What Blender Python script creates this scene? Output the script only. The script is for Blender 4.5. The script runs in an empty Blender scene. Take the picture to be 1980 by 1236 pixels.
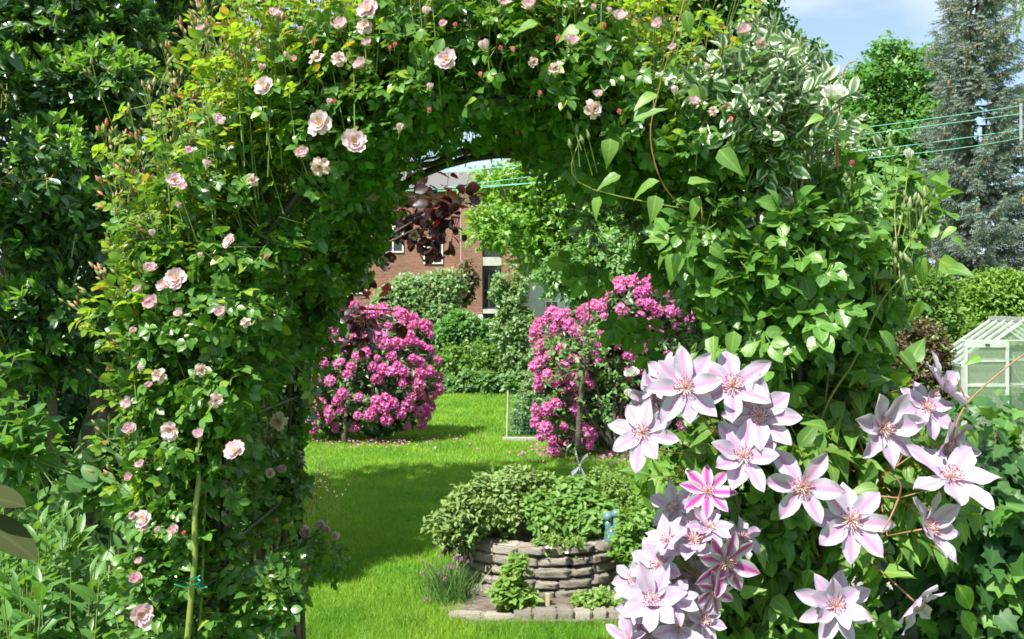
import bpy, math, random
import numpy as np
from mathutils import Vector, Matrix, Euler, noise as mnoise

rng = np.random.default_rng(11)
random.seed(11)
SC = bpy.context.scene
COL = SC.collection
F, CX, HY, CZ = 1925.0, 990.0, 600.0, 1.6      # focal length in px, principal column, horizon row, eye height


def P(px, py, Y):
    return np.array([(px - CX) / F * Y, Y, CZ + (HY - py) / F * Y])


# ------------------------------------------------------------------ camera, sky, sun, exposure
cam = bpy.data.cameras.new('camera')
cam_o = bpy.data.objects.new('camera', cam)
COL.objects.link(cam_o)
cam_o.location = (0, 0, CZ)
cam_o.rotation_euler = (math.radians(90), 0, 0)
cam.sensor_width = 36
cam.sensor_fit = 'HORIZONTAL'
cam.lens = 35.0
cam.shift_y = -18 / 1980
cam.clip_start = 0.05
cam.clip_end = 2000
SC.camera = cam_o

SUN_EL = math.radians(54)
SUN_AZ = math.atan2(-0.66, -0.75)
SUN = Vector((math.sin(SUN_AZ) * math.cos(SUN_EL), math.cos(SUN_AZ) * math.cos(SUN_EL), math.sin(SUN_EL)))

W = bpy.data.worlds.new('World')
SC.world = W
W.use_nodes = True
nt = W.node_tree
nt.nodes.clear()
out = nt.nodes.new('ShaderNodeOutputWorld')
bg = nt.nodes.new('ShaderNodeBackground')
bg.inputs['Strength'].default_value = 0.075
sky = nt.nodes.new('ShaderNodeTexSky')
sky.sky_type = 'NISHITA'
sky.sun_disc = False
sky.sun_elevation = SUN_EL
sky.sun_rotation = SUN_AZ
sky.air_density = 1.0
sky.dust_density = 0.4
sky.ozone_density = 1.0
tc = nt.nodes.new('ShaderNodeTexCoord')
mp = nt.nodes.new('ShaderNodeMapping')
mp.inputs['Scale'].default_value = (1.0, 1.0, 2.6)
mp.inputs['Location'].default_value = (0.55, 0.1, 0.30)
nz = nt.nodes.new('ShaderNodeTexNoise')
nz.inputs['Scale'].default_value = 2.6
nz.inputs['Detail'].default_value = 7
nz.inputs['Roughness'].default_value = 0.52
rp = nt.nodes.new('ShaderNodeValToRGB')
rp.color_ramp.elements[0].color = (.26, .26, .26, 1)
rp.color_ramp.elements[0].position = 0.42
rp.color_ramp.elements[1].position = 0.62
mx = nt.nodes.new('ShaderNodeMixRGB')
mx.inputs[2].default_value = (5.8, 6.4, 7.0, 1)
L = nt.links.new
L(tc.outputs['Generated'], mp.inputs[0])
L(mp.outputs[0], nz.inputs['Vector'])
L(nz.outputs['Fac'], rp.inputs[0])
L(rp.outputs[0], mx.inputs[0])
tint = nt.nodes.new('ShaderNodeMixRGB')
tint.blend_type = 'MULTIPLY'
tint.inputs[0].default_value = 1
tint.inputs[2].default_value = (.92, 1.04, 1.06, 1)
L(sky.outputs[0], tint.inputs[1])
L(tint.outputs[0], mx.inputs[1])
L(mx.outputs[0], bg.inputs[0])
L(bg.outputs[0], out.inputs[0])

sl = bpy.data.lights.new('sun', 'SUN')
sl.energy = 5.0
sl.angle = math.radians(0.53)
sl.color = (1.0, 0.95, 0.86)
so = bpy.data.objects.new('sun', sl)
COL.objects.link(so)
so.rotation_euler = (-SUN).to_track_quat('-Z', 'Y').to_euler()
so.location = (-8, -8, 14)

SC.view_settings.view_transform = 'Standard'
SC.view_settings.look = 'None'
SC.view_settings.exposure = 1.2
SC.view_settings.gamma = 1.0
SC.render.engine = 'CYCLES'
SC.cycles.max_bounces = 8
SC.cycles.filter_width = 1.7
SC.cycles.transparent_max_bounces = 12


# ------------------------------------------------------------------ materials
def lin(r, g, b):
    f = lambda c: (c / 255 / 12.92) if c / 255 <= 0.04045 else ((c / 255 + 0.055) / 1.055) ** 2.4
    return (f(r), f(g), f(b), 1)


def new_mat(name):
    m = bpy.data.materials.new(name)
    m.use_nodes = True
    n = m.node_tree
    n.nodes.clear()
    o = n.nodes.new('ShaderNodeOutputMaterial')
    return m, n, o


def leaf_mat(name, c1, c2, trans=0.35, rough=0.4, tcol=None, spec=0.5, patch=None, patch_scale=3.0,
             edge=None, edge_w=0.3, vein=0.0, bump=0.0, yellow=None, objr=None):
    """two-tone leaf: colour varies leaf by leaf, light shines through; optional pale margin and pale midrib from the leaf's own UV"""
    m, n, o = new_mat(name)
    N, K = n.nodes.new, n.links.new
    geo = N('ShaderNodeNewGeometry')
    mix = N('ShaderNodeMixRGB')
    mix.inputs[1].default_value = (*c1[:3], 1)
    mix.inputs[2].default_value = (*c2[:3], 1)
    K(geo.outputs['Random Per Island'], mix.inputs[0])
    col = mix.outputs[0]
    if yellow is not None:
        gt = N('ShaderNodeMath'); gt.operation = 'GREATER_THAN'; gt.inputs[1].default_value = 1 - yellow[0]
        wn = N('ShaderNodeTexWhiteNoise'); wn.noise_dimensions = '1D'
        K(geo.outputs['Random Per Island'], wn.inputs['W'])
        K(wn.outputs['Value'], gt.inputs[0])
        my = N('ShaderNodeMixRGB'); my.inputs[2].default_value = (*yellow[1][:3], 1)
        K(gt.outputs[0], my.inputs[0]); K(col, my.inputs[1]); col = my.outputs[0]
    if patch is not None:
        t = N('ShaderNodeTexCoord')
        z = N('ShaderNodeTexNoise')
        z.inputs['Scale'].default_value = patch_scale
        z.inputs['Detail'].default_value = 3
        K(t.outputs['Object'], z.inputs['Vector'])
        r = N('ShaderNodeValToRGB')
        r.color_ramp.elements[0].position = 0.4
        r.color_ramp.elements[1].position = 0.65
        K(z.outputs['Fac'], r.inputs[0])
        pm = N('ShaderNodeMixRGB')
        pm.inputs[2].default_value = (*patch[:3], 1)
        K(r.outputs[0], pm.inputs[0]); K(col, pm.inputs[1])
        col = pm.outputs[0]
    if objr is not None:
        oi = N('ShaderNodeObjectInfo')
        om = N('ShaderNodeMath'); om.operation = 'MULTIPLY'; om.inputs[1].default_value = objr[0]
        K(oi.outputs['Random'], om.inputs[0])
        ox = N('ShaderNodeMixRGB'); ox.inputs[2].default_value = (*objr[1][:3], 1)
        K(om.outputs[0], ox.inputs[0]); K(col, ox.inputs[1]); col = ox.outputs[0]
    uvn = None
    if edge is not None or vein > 0:
        uvn = N('ShaderNodeUVMap')
        sp = N('ShaderNodeSeparateXYZ')
        K(uvn.outputs[0], sp.inputs[0])
        s1 = N('ShaderNodeMath'); s1.operation = 'SUBTRACT'; s1.inputs[1].default_value = 0.5
        ab = N('ShaderNodeMath'); ab.operation = 'ABSOLUTE'
        K(sp.outputs[0], s1.inputs[0]); K(s1.outputs[0], ab.inputs[0])
    if edge is not None:
        t2 = N('ShaderNodeTexCoord')
        z2 = N('ShaderNodeTexNoise'); z2.inputs['Scale'].default_value = 70
        K(t2.outputs['Object'], z2.inputs['Vector'])
        ad = N('ShaderNodeMath'); ad.operation = 'MULTIPLY_ADD'; ad.inputs[1].default_value = 0.25
        K(z2.outputs['Fac'], ad.inputs[0]); K(ab.outputs[0], ad.inputs[2])
        er = N('ShaderNodeValToRGB')
        er.color_ramp.elements[0].position = 0.62 - edge_w
        er.color_ramp.elements[1].position = 0.68 - edge_w
        K(ad.outputs[0], er.inputs[0])
        em = N('ShaderNodeMixRGB'); em.inputs[2].default_value = (*edge[:3], 1)
        K(er.outputs[0], em.inputs[0]); K(col, em.inputs[1]); col = em.outputs[0]
    if vein > 0:
        vr = N('ShaderNodeValToRGB')
        vr.color_ramp.elements[0].position = 0.02; vr.color_ramp.elements[0].color = (1, 1, 1, 1)
        vr.color_ramp.elements[1].position = 0.07; vr.color_ramp.elements[1].color = (0, 0, 0, 1)
        K(ab.outputs[0], vr.inputs[0])
        vs = N('ShaderNodeMath'); vs.operation = 'MULTIPLY'; vs.inputs[1].default_value = vein
        K(vr.outputs[0], vs.inputs[0])
        vm = N('ShaderNodeMixRGB'); vm.inputs[2].default_value = (c2[0] * 1.9, c2[1] * 1.7, c2[2] * 1.9, 1)
        K(vs.outputs[0], vm.inputs[0]); K(col, vm.inputs[1]); col = vm.outputs[0]
    b = N('ShaderNodeBsdfPrincipled')
    b.inputs['Roughness'].default_value = rough
    b.inputs['Specular IOR Level'].default_value = spec
    K(col, b.inputs['Base Color'])
    if bump > 0:
        tb = N('ShaderNodeTexCoord')
        zb = N('ShaderNodeTexNoise'); zb.inputs['Scale'].default_value = 160
        K(tb.outputs['Object'], zb.inputs['Vector'])
        bm_ = N('ShaderNodeBump'); bm_.inputs['Strength'].default_value = bump; bm_.inputs['Distance'].default_value = 0.004
        K(zb.outputs['Fac'], bm_.inputs['Height']); K(bm_.outputs[0], b.inputs['Normal'])
    tr = N('ShaderNodeBsdfTranslucent')
    if tcol is None:
        g = N('ShaderNodeMixRGB'); g.blend_type = 'MULTIPLY'; g.inputs[0].default_value = 1
        g.inputs[2].default_value = (1.9, 1.75, 0.7, 1)
        K(col, g.inputs[1]); K(g.outputs[0], tr.inputs[0])
    else:
        tr.inputs[0].default_value = (*tcol[:3], 1)
    ms = N('ShaderNodeMixShader'); ms.inputs[0].default_value = trans
    K(b.outputs[0], ms.inputs[1]); K(tr.outputs[0], ms.inputs[2]); K(ms.outputs[0], o.inputs[0])
    return m


def surf_mat(name, c1, c2=None, scale=8.0, rough=0.7, metal=0.0, spec=0.4, bump=0.0, bscale=None, detail=5, trans=0.0, lo=.35, hi=.65, iso=False):
    m, n, o = new_mat(name)
    N, K = n.nodes.new, n.links.new
    b = N('ShaderNodeBsdfPrincipled')
    b.inputs['Roughness'].default_value = rough
    b.inputs['Metallic'].default_value = metal
    b.inputs['Specular IOR Level'].default_value = spec
    t = N('ShaderNodeTexCoord')
    if c2 is None:
        b.inputs['Base Color'].default_value = (*c1[:3], 1)
        colout = None
    else:
        z = N('ShaderNodeTexNoise'); z.inputs['Scale'].default_value = scale; z.inputs['Detail'].default_value = detail
        K(t.outputs['Object'], z.inputs['Vector'])
        r = N('ShaderNodeValToRGB')
        r.color_ramp.elements[0].position = lo; r.color_ramp.elements[0].color = (*c1[:3], 1)
        r.color_ramp.elements[1].position = hi; r.color_ramp.elements[1].color = (*c2[:3], 1)
        K(z.outputs['Fac'], r.inputs[0])
        colout = r.outputs[0]
        if iso:
            oi = N('ShaderNodeObjectInfo')
            mr = N('ShaderNodeMapRange'); mr.inputs['To Min'].default_value = 0.7; mr.inputs['To Max'].default_value = 1.2
            K(oi.outputs['Random'], mr.inputs[0])
            mm = N('ShaderNodeMixRGB'); mm.blend_type = 'MULTIPLY'; mm.inputs[0].default_value = 1
            K(colout, mm.inputs[1]); K(mr.outputs[0], mm.inputs[2]); colout = mm.outputs[0]
        K(colout, b.inputs['Base Color'])
    if bump:
        zb = N('ShaderNodeTexNoise'); zb.inputs['Scale'].default_value = bscale or scale * 3; zb.inputs['Detail'].default_value = 6
        K(t.outputs['Object'], zb.inputs['Vector'])
        bb = N('ShaderNodeBump'); bb.inputs['Strength'].default_value = bump; bb.inputs['Distance'].default_value = 0.02
        K(zb.outputs['Fac'], bb.inputs['Height']); K(bb.outputs[0], b.inputs['Normal'])
    if trans > 0:
        tr = N('ShaderNodeBsdfTranslucent')
        if colout: K(colout, tr.inputs[0])
        else: tr.inputs[0].default_value = (*c1[:3], 1)
        ms = N('ShaderNodeMixShader'); ms.inputs[0].default_value = trans
        K(b.outputs[0], ms.inputs[1]); K(tr.outputs[0], ms.inputs[2]); K(ms.outputs[0], o.inputs[0])
    else:
        K(b.outputs[0], o.inputs[0])
    return m


def petal_mat(name, stops, trans=0.35, rough=0.5, axis='u', isl=0.0, isl_col=(1, 1, 1), veins=False):
    """petal coloured by its own UV: axis 'u' = distance from the mid-rib, 'v' = base to tip"""
    m, n, o = new_mat(name)
    N, K = n.nodes.new, n.links.new
    uvn = N('ShaderNodeUVMap'); sp = N('ShaderNodeSeparateXYZ'); K(uvn.outputs[0], sp.inputs[0])
    if axis == 'u':
        s1 = N('ShaderNodeMath'); s1.operation = 'SUBTRACT'; s1.inputs[1].default_value = 0.5
        ab = N('ShaderNodeMath'); ab.operation = 'ABSOLUTE'
        K(sp.outputs[0], s1.inputs[0]); K(s1.outputs[0], ab.inputs[0])
        f = N('ShaderNodeMath'); f.operation = 'MULTIPLY'; f.inputs[1].default_value = 2.0
        K(ab.outputs[0], f.inputs[0]); fac = f.outputs[0]
    else:
        fac = sp.outputs[1]
    t = N('ShaderNodeTexCoord')
    z = N('ShaderNodeTexNoise'); z.inputs['Scale'].default_value = 26; z.inputs['Detail'].default_value = 4
    K(t.outputs['Object'], z.inputs['Vector'])
    ad = N('ShaderNodeMath'); ad.operation = 'MULTIPLY_ADD'; ad.inputs[1].default_value = 0.26
    K(z.outputs['Fac'], ad.inputs[0]); K(fac, ad.inputs[2])
    sb = N('ShaderNodeMath'); sb.operation = 'SUBTRACT'; sb.inputs[1].default_value = 0.13
    K(ad.outputs[0], sb.inputs[0])
    r = N('ShaderNodeValToRGB')
    els = r.color_ramp.elements
    while len(els) < len(stops): els.new(0.5)
    for e, (p, c) in zip(els, stops):
        e.position = p; e.color = (*c[:3], 1)
    K(sb.outputs[0], r.inputs[0])
    col = r.outputs[0]
    if isl > 0:
        oi = N('ShaderNodeObjectInfo')
        ms_ = N('ShaderNodeMath'); ms_.operation = 'MULTIPLY'; ms_.inputs[1].default_value = isl
        K(oi.outputs['Random'], ms_.inputs[0])
        im = N('ShaderNodeMixRGB'); im.inputs[2].default_value = (*isl_col[:3], 1)
        K(ms_.outputs[0], im.inputs[0]); K(col, im.inputs[1]); col = im.outputs[0]
    b = N('ShaderNodeBsdfPrincipled'); b.inputs['Roughness'].default_value = rough
    b.inputs['Specular IOR Level'].default_value = 0.3
    K(col, b.inputs['Base Color'])
    if veins:
        wv = N('ShaderNodeTexWave'); wv.inputs['Scale'].default_value = 7.0; wv.inputs['Distortion'].default_value = 1.0
        wv.wave_type = 'BANDS'; wv.bands_direction = 'X'
        K(uvn.outputs[0], wv.inputs['Vector'])
        bb = N('ShaderNodeBump'); bb.inputs['Strength'].default_value = 0.25; bb.inputs['Distance'].default_value = 0.004
        K(wv.outputs['Fac'], bb.inputs['Height']); K(bb.outputs[0], b.inputs['Normal'])
    tr = N('ShaderNodeBsdfTranslucent'); K(col, tr.inputs[0])
    ms = N('ShaderNodeMixShader'); ms.inputs[0].default_value = trans
    K(b.outputs[0], ms.inputs[1]); K(tr.outputs[0], ms.inputs[2]); K(ms.outputs[0], o.inputs[0])
    return m


# ------------------------------------------------------------------ objects, labels
def tag(o, label=None, cat=None, group=None, kind=None):
    if label: o['label'] = label
    if cat: o['category'] = cat
    if group: o['group'] = group
    if kind: o['kind'] = kind
    return o


def thing(name, loc, label, cat, group=None):
    e = bpy.data.objects.new(name, None)
    e.location = tuple(float(x) for x in loc)
    e.empty_display_size = 0.1
    COL.objects.link(e)
    return tag(e, label, cat, group)


def origin_of(p):
    v = np.zeros(3)
    while p is not None:
        v = v + np.array(p.location)
        p = p.parent
    return v


def link_mesh(name, me, mats, parent=None):
    o = bpy.data.objects.new(name, me)
    for m in (mats if isinstance(mats, (list, tuple)) else [mats]):
        me.materials.append(m)
    COL.objects.link(o)
    if parent is not None:
        o.parent = parent
    return o


# ------------------------------------------------------------------ leaf templates and scattering
SH = {
    'ovate': ([0, .12, .3, .5, .7, .87, 1], [0, .62, 1, .95, .66, .3, 0]),
    'oval': ([0, .12, .3, .5, .7, .87, 1], [0, .6, .93, 1, .85, .5, 0]),
    'lance': ([0, .15, .35, .55, .75, .9, 1], [.05, .62, 1, .9, .6, .28, 0]),
    'strap': ([0, .2, .5, .8, 1], [.6, 1, 1, .7, 0]),
    'heart': ([0, .08, .2, .4, .65, .85, 1], [.2, .8, 1, .88, .52, .2, 0]),
    'obov': ([0, .2, .5, .75, .9, 1], [.1, .4, .85, 1, .75, 0]),
}


def leaf_t(shape='ovate', w=.3, fold=.25, droop=.2, n=4, wav=0.0, twist=0.0):
    ts = np.linspace(0, 1, n + 1)
    hw = w * np.interp(ts, *SH[shape])
    V = [(0, 0, 0)]
    uv = [(.5, 0)]
    for i in range(1, n):
        t = ts[i]; z = -droop * t * t; s = wav * (1 if i % 2 else -1)
        tw = twist * t * hw[i]
        V += [(-hw[i], t, z + fold * hw[i] + s + tw), (0, t, z), (hw[i], t, z + fold * hw[i] - s - tw)]
        uv += [(0, t), (.5, t), (1, t)]
    V.append((0, 1, -droop)); uv.append((.5, 1))
    f = [(0, 3, 2), (0, 2, 1)]
    for i in range(1, n - 1):
        a = 1 + 3 * (i - 1); b = a + 3
        f += [(a, a + 1, b + 1, b), (a + 1, a + 2, b + 2, b + 1)]
    a = 1 + 3 * (n - 2); e = len(V) - 1
    f += [(a, a + 1, e), (a + 1, a + 2, e)]
    return tm(V, f, uv)


def tm(V, faces, uv=None):
    V = np.array(V, float)
    uv = np.zeros((len(V), 2)) if uv is None else np.array(uv, float)
    return dict(v=V, loops=np.array([i for f in faces for i in f]), tot=np.array([len(f) for f in faces]), uv=uv)


def tm_join(parts):
    """parts: (template, matrix 3x3, offset)"""
    V, Lp, T, U, k = [], [], [], [], 0
    for t, M, off in parts:
        V.append(t['v'] @ np.array(M).T + np.array(off)); Lp.append(t['loops'] + k); T.append(t['tot']); U.append(t['uv'])
        k += len(t['v'])
    return dict(v=np.vstack(V), loops=np.concatenate(Lp), tot=np.concatenate(T), uv=np.vstack(U))


def rz(a):
    c, s = math.cos(a), math.sin(a)
    return np.array([[c, -s, 0], [s, c, 0], [0, 0, 1.0]])


def ry(a):
    c, s = math.cos(a), math.sin(a)
    return np.array([[c, 0, s], [0, 1.0, 0], [-s, 0, c]])


def rx(a):
    c, s = math.cos(a), math.sin(a)
    return np.array([[1.0, 0, 0], [0, c, -s], [0, s, c]])


STALK = tm([(-.012, 0, 0), (.012, 0, 0), (.008, .7, -.02), (-.008, .7, -.02)], [(0, 1, 2, 3)], [(.5, 0), (.5, 0), (.5, .1), (.5, .1)])


def rose_leaf(npair=2, n=4, seed=0, shape='oval', w=.35):
    r = random.Random(seed)
    parts = [(STALK, np.eye(3), (0, 0, 0))]
    def lf(): return leaf_t(shape, w=w * r.uniform(.9, 1.1), fold=r.uniform(.15, .45), droop=r.uniform(.05, .35), n=n, wav=r.uniform(-.02, .02))
    parts.append((lf(), ry(r.uniform(-.3, .3)) @ rx(r.uniform(-.3, .15)) * .46, (0, .60, -.02)))
    for i in range(npair):
        y = .56 - .27 * i
        s = .40 - .06 * i
        for sd in (-1, 1):
            parts.append((lf(), rz(sd * -r.uniform(.9, 1.25)) @ ry(r.uniform(-.4, .4)) @ rx(r.uniform(-.35, .2)) * s * r.uniform(.9, 1.1), (sd * .015, y + r.uniform(-.03, .03), -.01)))
    return tm_join(parts)


ROSE = [rose_leaf(2, 4, i) for i in range(5)] + [rose_leaf(1, 4, 9), rose_leaf(3, 4, 10)]
ROSE_BIG = [rose_leaf(2, 6, 20 + i, 'oval', .36) for i in range(4)] + [rose_leaf(1, 6, 30, 'oval', .38), rose_leaf(3, 6, 31, 'ovate', .38)]
SIMPLE = [leaf_t('ovate', .28, .3, .15, 3), leaf_t('ovate', .3, .15, .35, 3), leaf_t('ovate', .25, .45, .05, 3)]
LOWPOLY = [leaf_t('ovate', .34, .25, .2, 2), leaf_t('ovate', .3, .5, .1, 2)]
LANCE = [leaf_t('lance', .17, .35, .2, 4), leaf_t('lance', .15, .2, .4, 4), leaf_t('lance', .18, .5, .1, 4)]
ELL = [leaf_t('oval', .21, .4, .15, 4), leaf_t('oval', .2, .25, .3, 4), leaf_t('oval', .23, .5, .05, 4)]
OVALBIG = [leaf_t('oval', .3, .25, .2, 5, .02), leaf_t('oval', .32, .35, .1, 5, -.02), leaf_t('oval', .28, .2, .35, 5)]
CLEM = [leaf_t('heart', .30, .3, .3, 7, .012), leaf_t('heart', .27, .45, .15, 7, -.01), leaf_t('heart', .33, .2, .45, 7, .015), leaf_t('ovate', .26, .3, .5, 7, .01)]
BLADE = [tm([(-.035, 0, 0), (.035, 0, 0), (.028, .5, .06), (-.028, .5, .06), (0, 1, .28)], [(0, 1, 2, 3), (3, 2, 4)], [(.5, 0)] * 2 + [(.5, .5)] * 2 + [(.5, 1)]),
         tm([(-.03, 0, 0), (.03, 0, 0), (.022, .55, .02), (-.022, .55, .02), (.02, 1, .1)], [(0, 1, 2, 3), (3, 2, 4)], [(.5, 0)] * 2 + [(.5, .5)] * 2 + [(.5, 1)])]


def ivy_t(fold, droop):
    pts = [(0, 0), (.2, -.12), (.5, .08), (.36, .32), (.52, .55), (.26, .6), (0, 1.0), (-.26, .6), (-.52, .55), (-.36, .32), (-.5, .08), (-.2, -.12)]
    V = [(0, .35, 0)] + [(x, y, abs(x) * fold - droop * (y - .35) ** 2) for x, y in pts]
    U = [(.5, .4)] + [(.5 + x * .8, y) for x, y in pts]
    return tm(V, [(0, 1 + i, 1 + (i + 1) % 12) for i in range(12)], U)


IVY = [ivy_t(.2, .2), ivy_t(.4, .1), ivy_t(.1, .35)]


def nrm(v):
    return v / np.maximum(np.linalg.norm(v, axis=-1, keepdims=True), 1e-9)


def frames(d, n):
    y = nrm(d)
    x = nrm(np.cross(y, n))
    z = np.cross(x, y)
    return np.stack([x, y, z], axis=-1)


def mesh_from(name, V, loops, tot, uv_loop, smooth=True):
    me = bpy.data.meshes.new(name)
    me.vertices.add(len(V))
    me.vertices.foreach_set('co', V.astype(np.float32).ravel())
    me.loops.add(len(loops))
    me.loops.foreach_set('vertex_index', loops.astype(np.int32))
    me.polygons.add(len(tot))
    st = np.concatenate([[0], np.cumsum(tot)[:-1]]).astype(np.int32)
    me.polygons.foreach_set('loop_start', st)
    me.polygons.foreach_set('use_smooth', np.full(len(tot), smooth))
    me.update(calc_edges=True)
    if uv_loop is not None:
        u = me.uv_layers.new(name='UVMap')
        u.data.foreach_set('uv', uv_loop.astype(np.float32).ravel())
    return me


def scatter(name, tmpls, pos, R, scale, mat, parent=None, smooth=True):
    """one mesh of leaves: each leaf a template put at pos with frame R and scale"""
    pos = np.asarray(pos) - origin_of(parent)
    N = len(pos)
    which = rng.integers(0, len(tmpls), N)
    Vs, Ls, Ts, Us, k = [], [], [], [], 0
    for i, t in enumerate(tmpls):
        id_ = np.where(which == i)[0]
        if len(id_) == 0: continue
        s = np.asarray(scale)[id_]
        if s.ndim == 1: s = s[:, None, None]
        else: s = s[:, None, :]
        v = (t['v'][None] * s)
        v = np.einsum('nij,nkj->nki', R[id_], v) + pos[id_][:, None]
        nv = len(t['v'])
        off = (np.arange(len(id_)) * nv + k)[:, None]
        Vs.append(v.reshape(-1, 3)); Ls.append((t['loops'][None] + off).ravel())
        Ts.append(np.tile(t['tot'], len(id_))); Us.append(np.tile(t['uv'][t['loops']], (len(id_), 1)))
        k += nv * len(id_)
    me = mesh_from(name, np.vstack(Vs), np.concatenate(Ls), np.concatenate(Ts), np.vstack(Us), smooth)
    return link_mesh(name, me, mat, parent)


def rnd_dir(n):
    return nrm(rng.normal(size=(n, 3)))


def blob_sample(blobs, n, lo=.55, keep=None, inset=0.0):
    """points in the outer shell of a union of ellipsoids; returns points and outward directions"""
    B = np.array(blobs, float)
    if inset: B[:, 3:] = np.maximum(B[:, 3:] - inset, .3 * B[:, 3:])
    area = (B[:, 3] * B[:, 4] + B[:, 3] * B[:, 5] + B[:, 4] * B[:, 5])
    pr = area / area.sum()
    pts, nn = [], []
    got = 0
    while got < n:
        m = int((n - got) * 1.6) + 60
        i = rng.choice(len(B), m, p=pr)
        d = rnd_dir(m)
        r = lo + (1 - lo) * rng.random(m) ** .6
        p = B[i, :3] + d * B[i, 3:] * r[:, None]
        ok = p[:, 2] > 0.02
        for j in range(len(B)):
            q = np.linalg.norm((p - B[j, :3]) / B[j, 3:], axis=1)
            ok &= ~((q < lo * .95) & (i != j))
        if keep is not None: ok &= keep(p)
        p = p[ok]; nd = nrm(d[ok] / B[i[ok], 3:])
        pts.append(p); nn.append(nd); got += len(p)
    return np.vstack(pts)[:n], np.vstack(nn)[:n]


UP = np.array([0, 0, 1.0])


def twig_leaves(anch, dirs, k, size, twl, along=.6, radial=.8, droop=0.0, up_n=.7, out_n=.5, rand_n=.45, sjit=.3, tip=False):
    """k leaves along each twig; returns pos, frames, scales"""
    N = len(anch)
    t = (np.arange(k)[None] + rng.random((N, k))) / k
    if tip: t = .55 + .45 * t
    a = rng.random((N, k)) * 2 * np.pi if not tip else (np.arange(k)[None] * 2.4 + rng.random((N, 1)) * 6.28 + rng.normal(0, .25, (N, k)))
    ref = np.where(np.abs(dirs[:, 2:3]) > .9, np.array([[1.0, 0, 0]]), UP[None])
    x = nrm(np.cross(dirs, ref)); y = np.cross(dirs, x)
    rad = x[:, None] * np.cos(a)[..., None] + y[:, None] * np.sin(a)[..., None]
    ln = twl if np.isscalar(twl) else np.asarray(twl)[:, None, None]
    pos = anch[:, None] + dirs[:, None] * (t[..., None] * ln)
    d = nrm(dirs[:, None] * along + rad * radial - UP * droop + rng.normal(0, .18, (N, k, 3)))
    n = nrm((UP * .55 + np.array(SUN) * .6) * up_n + dirs[:, None] * out_n + rng.normal(0, rand_n, (N, k, 3)))
    sc = size * (1 + sjit * rng.uniform(-1, 1, (N, k)))
    d = d.reshape(-1, 3); n = n.reshape(-1, 3)
    return pos.reshape(-1, 3), frames(d, n), sc.ravel()


def twig_mesh(name, anch, dirs, ln, r, mat, parent, back=.0):
    """thin tapering three-sided twigs, all of one plant in one mesh"""
    N = len(anch)
    a = anch - origin_of(parent)
    ln = np.broadcast_to(np.asarray(ln, float), (N,))
    ref = np.where(np.abs(dirs[:, 2:3]) > .9, np.array([[1.0, 0, 0]]), UP[None])
    x = nrm(np.cross(dirs, ref)); y = np.cross(dirs, x)
    V = []
    for e, rr in ((-back, r), (1.0, r * .45)):
        c = a + dirs * (ln[:, None] * e)
        for q in range(3):
            an = q * 2.0944
            V.append(c + (x * math.cos(an) + y * math.sin(an)) * rr)
    V = np.stack(V, 1)
    fl = np.array([0, 1, 4, 3, 1, 2, 5, 4, 2, 0, 3, 5])
    loops = (fl[None] + (np.arange(N) * 6)[:, None]).ravel()
    me = mesh_from(name, V.reshape(-1, 3), loops, np.full(N * 3, 4), None)
    return link_mesh(name, me, mat, parent)


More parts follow.
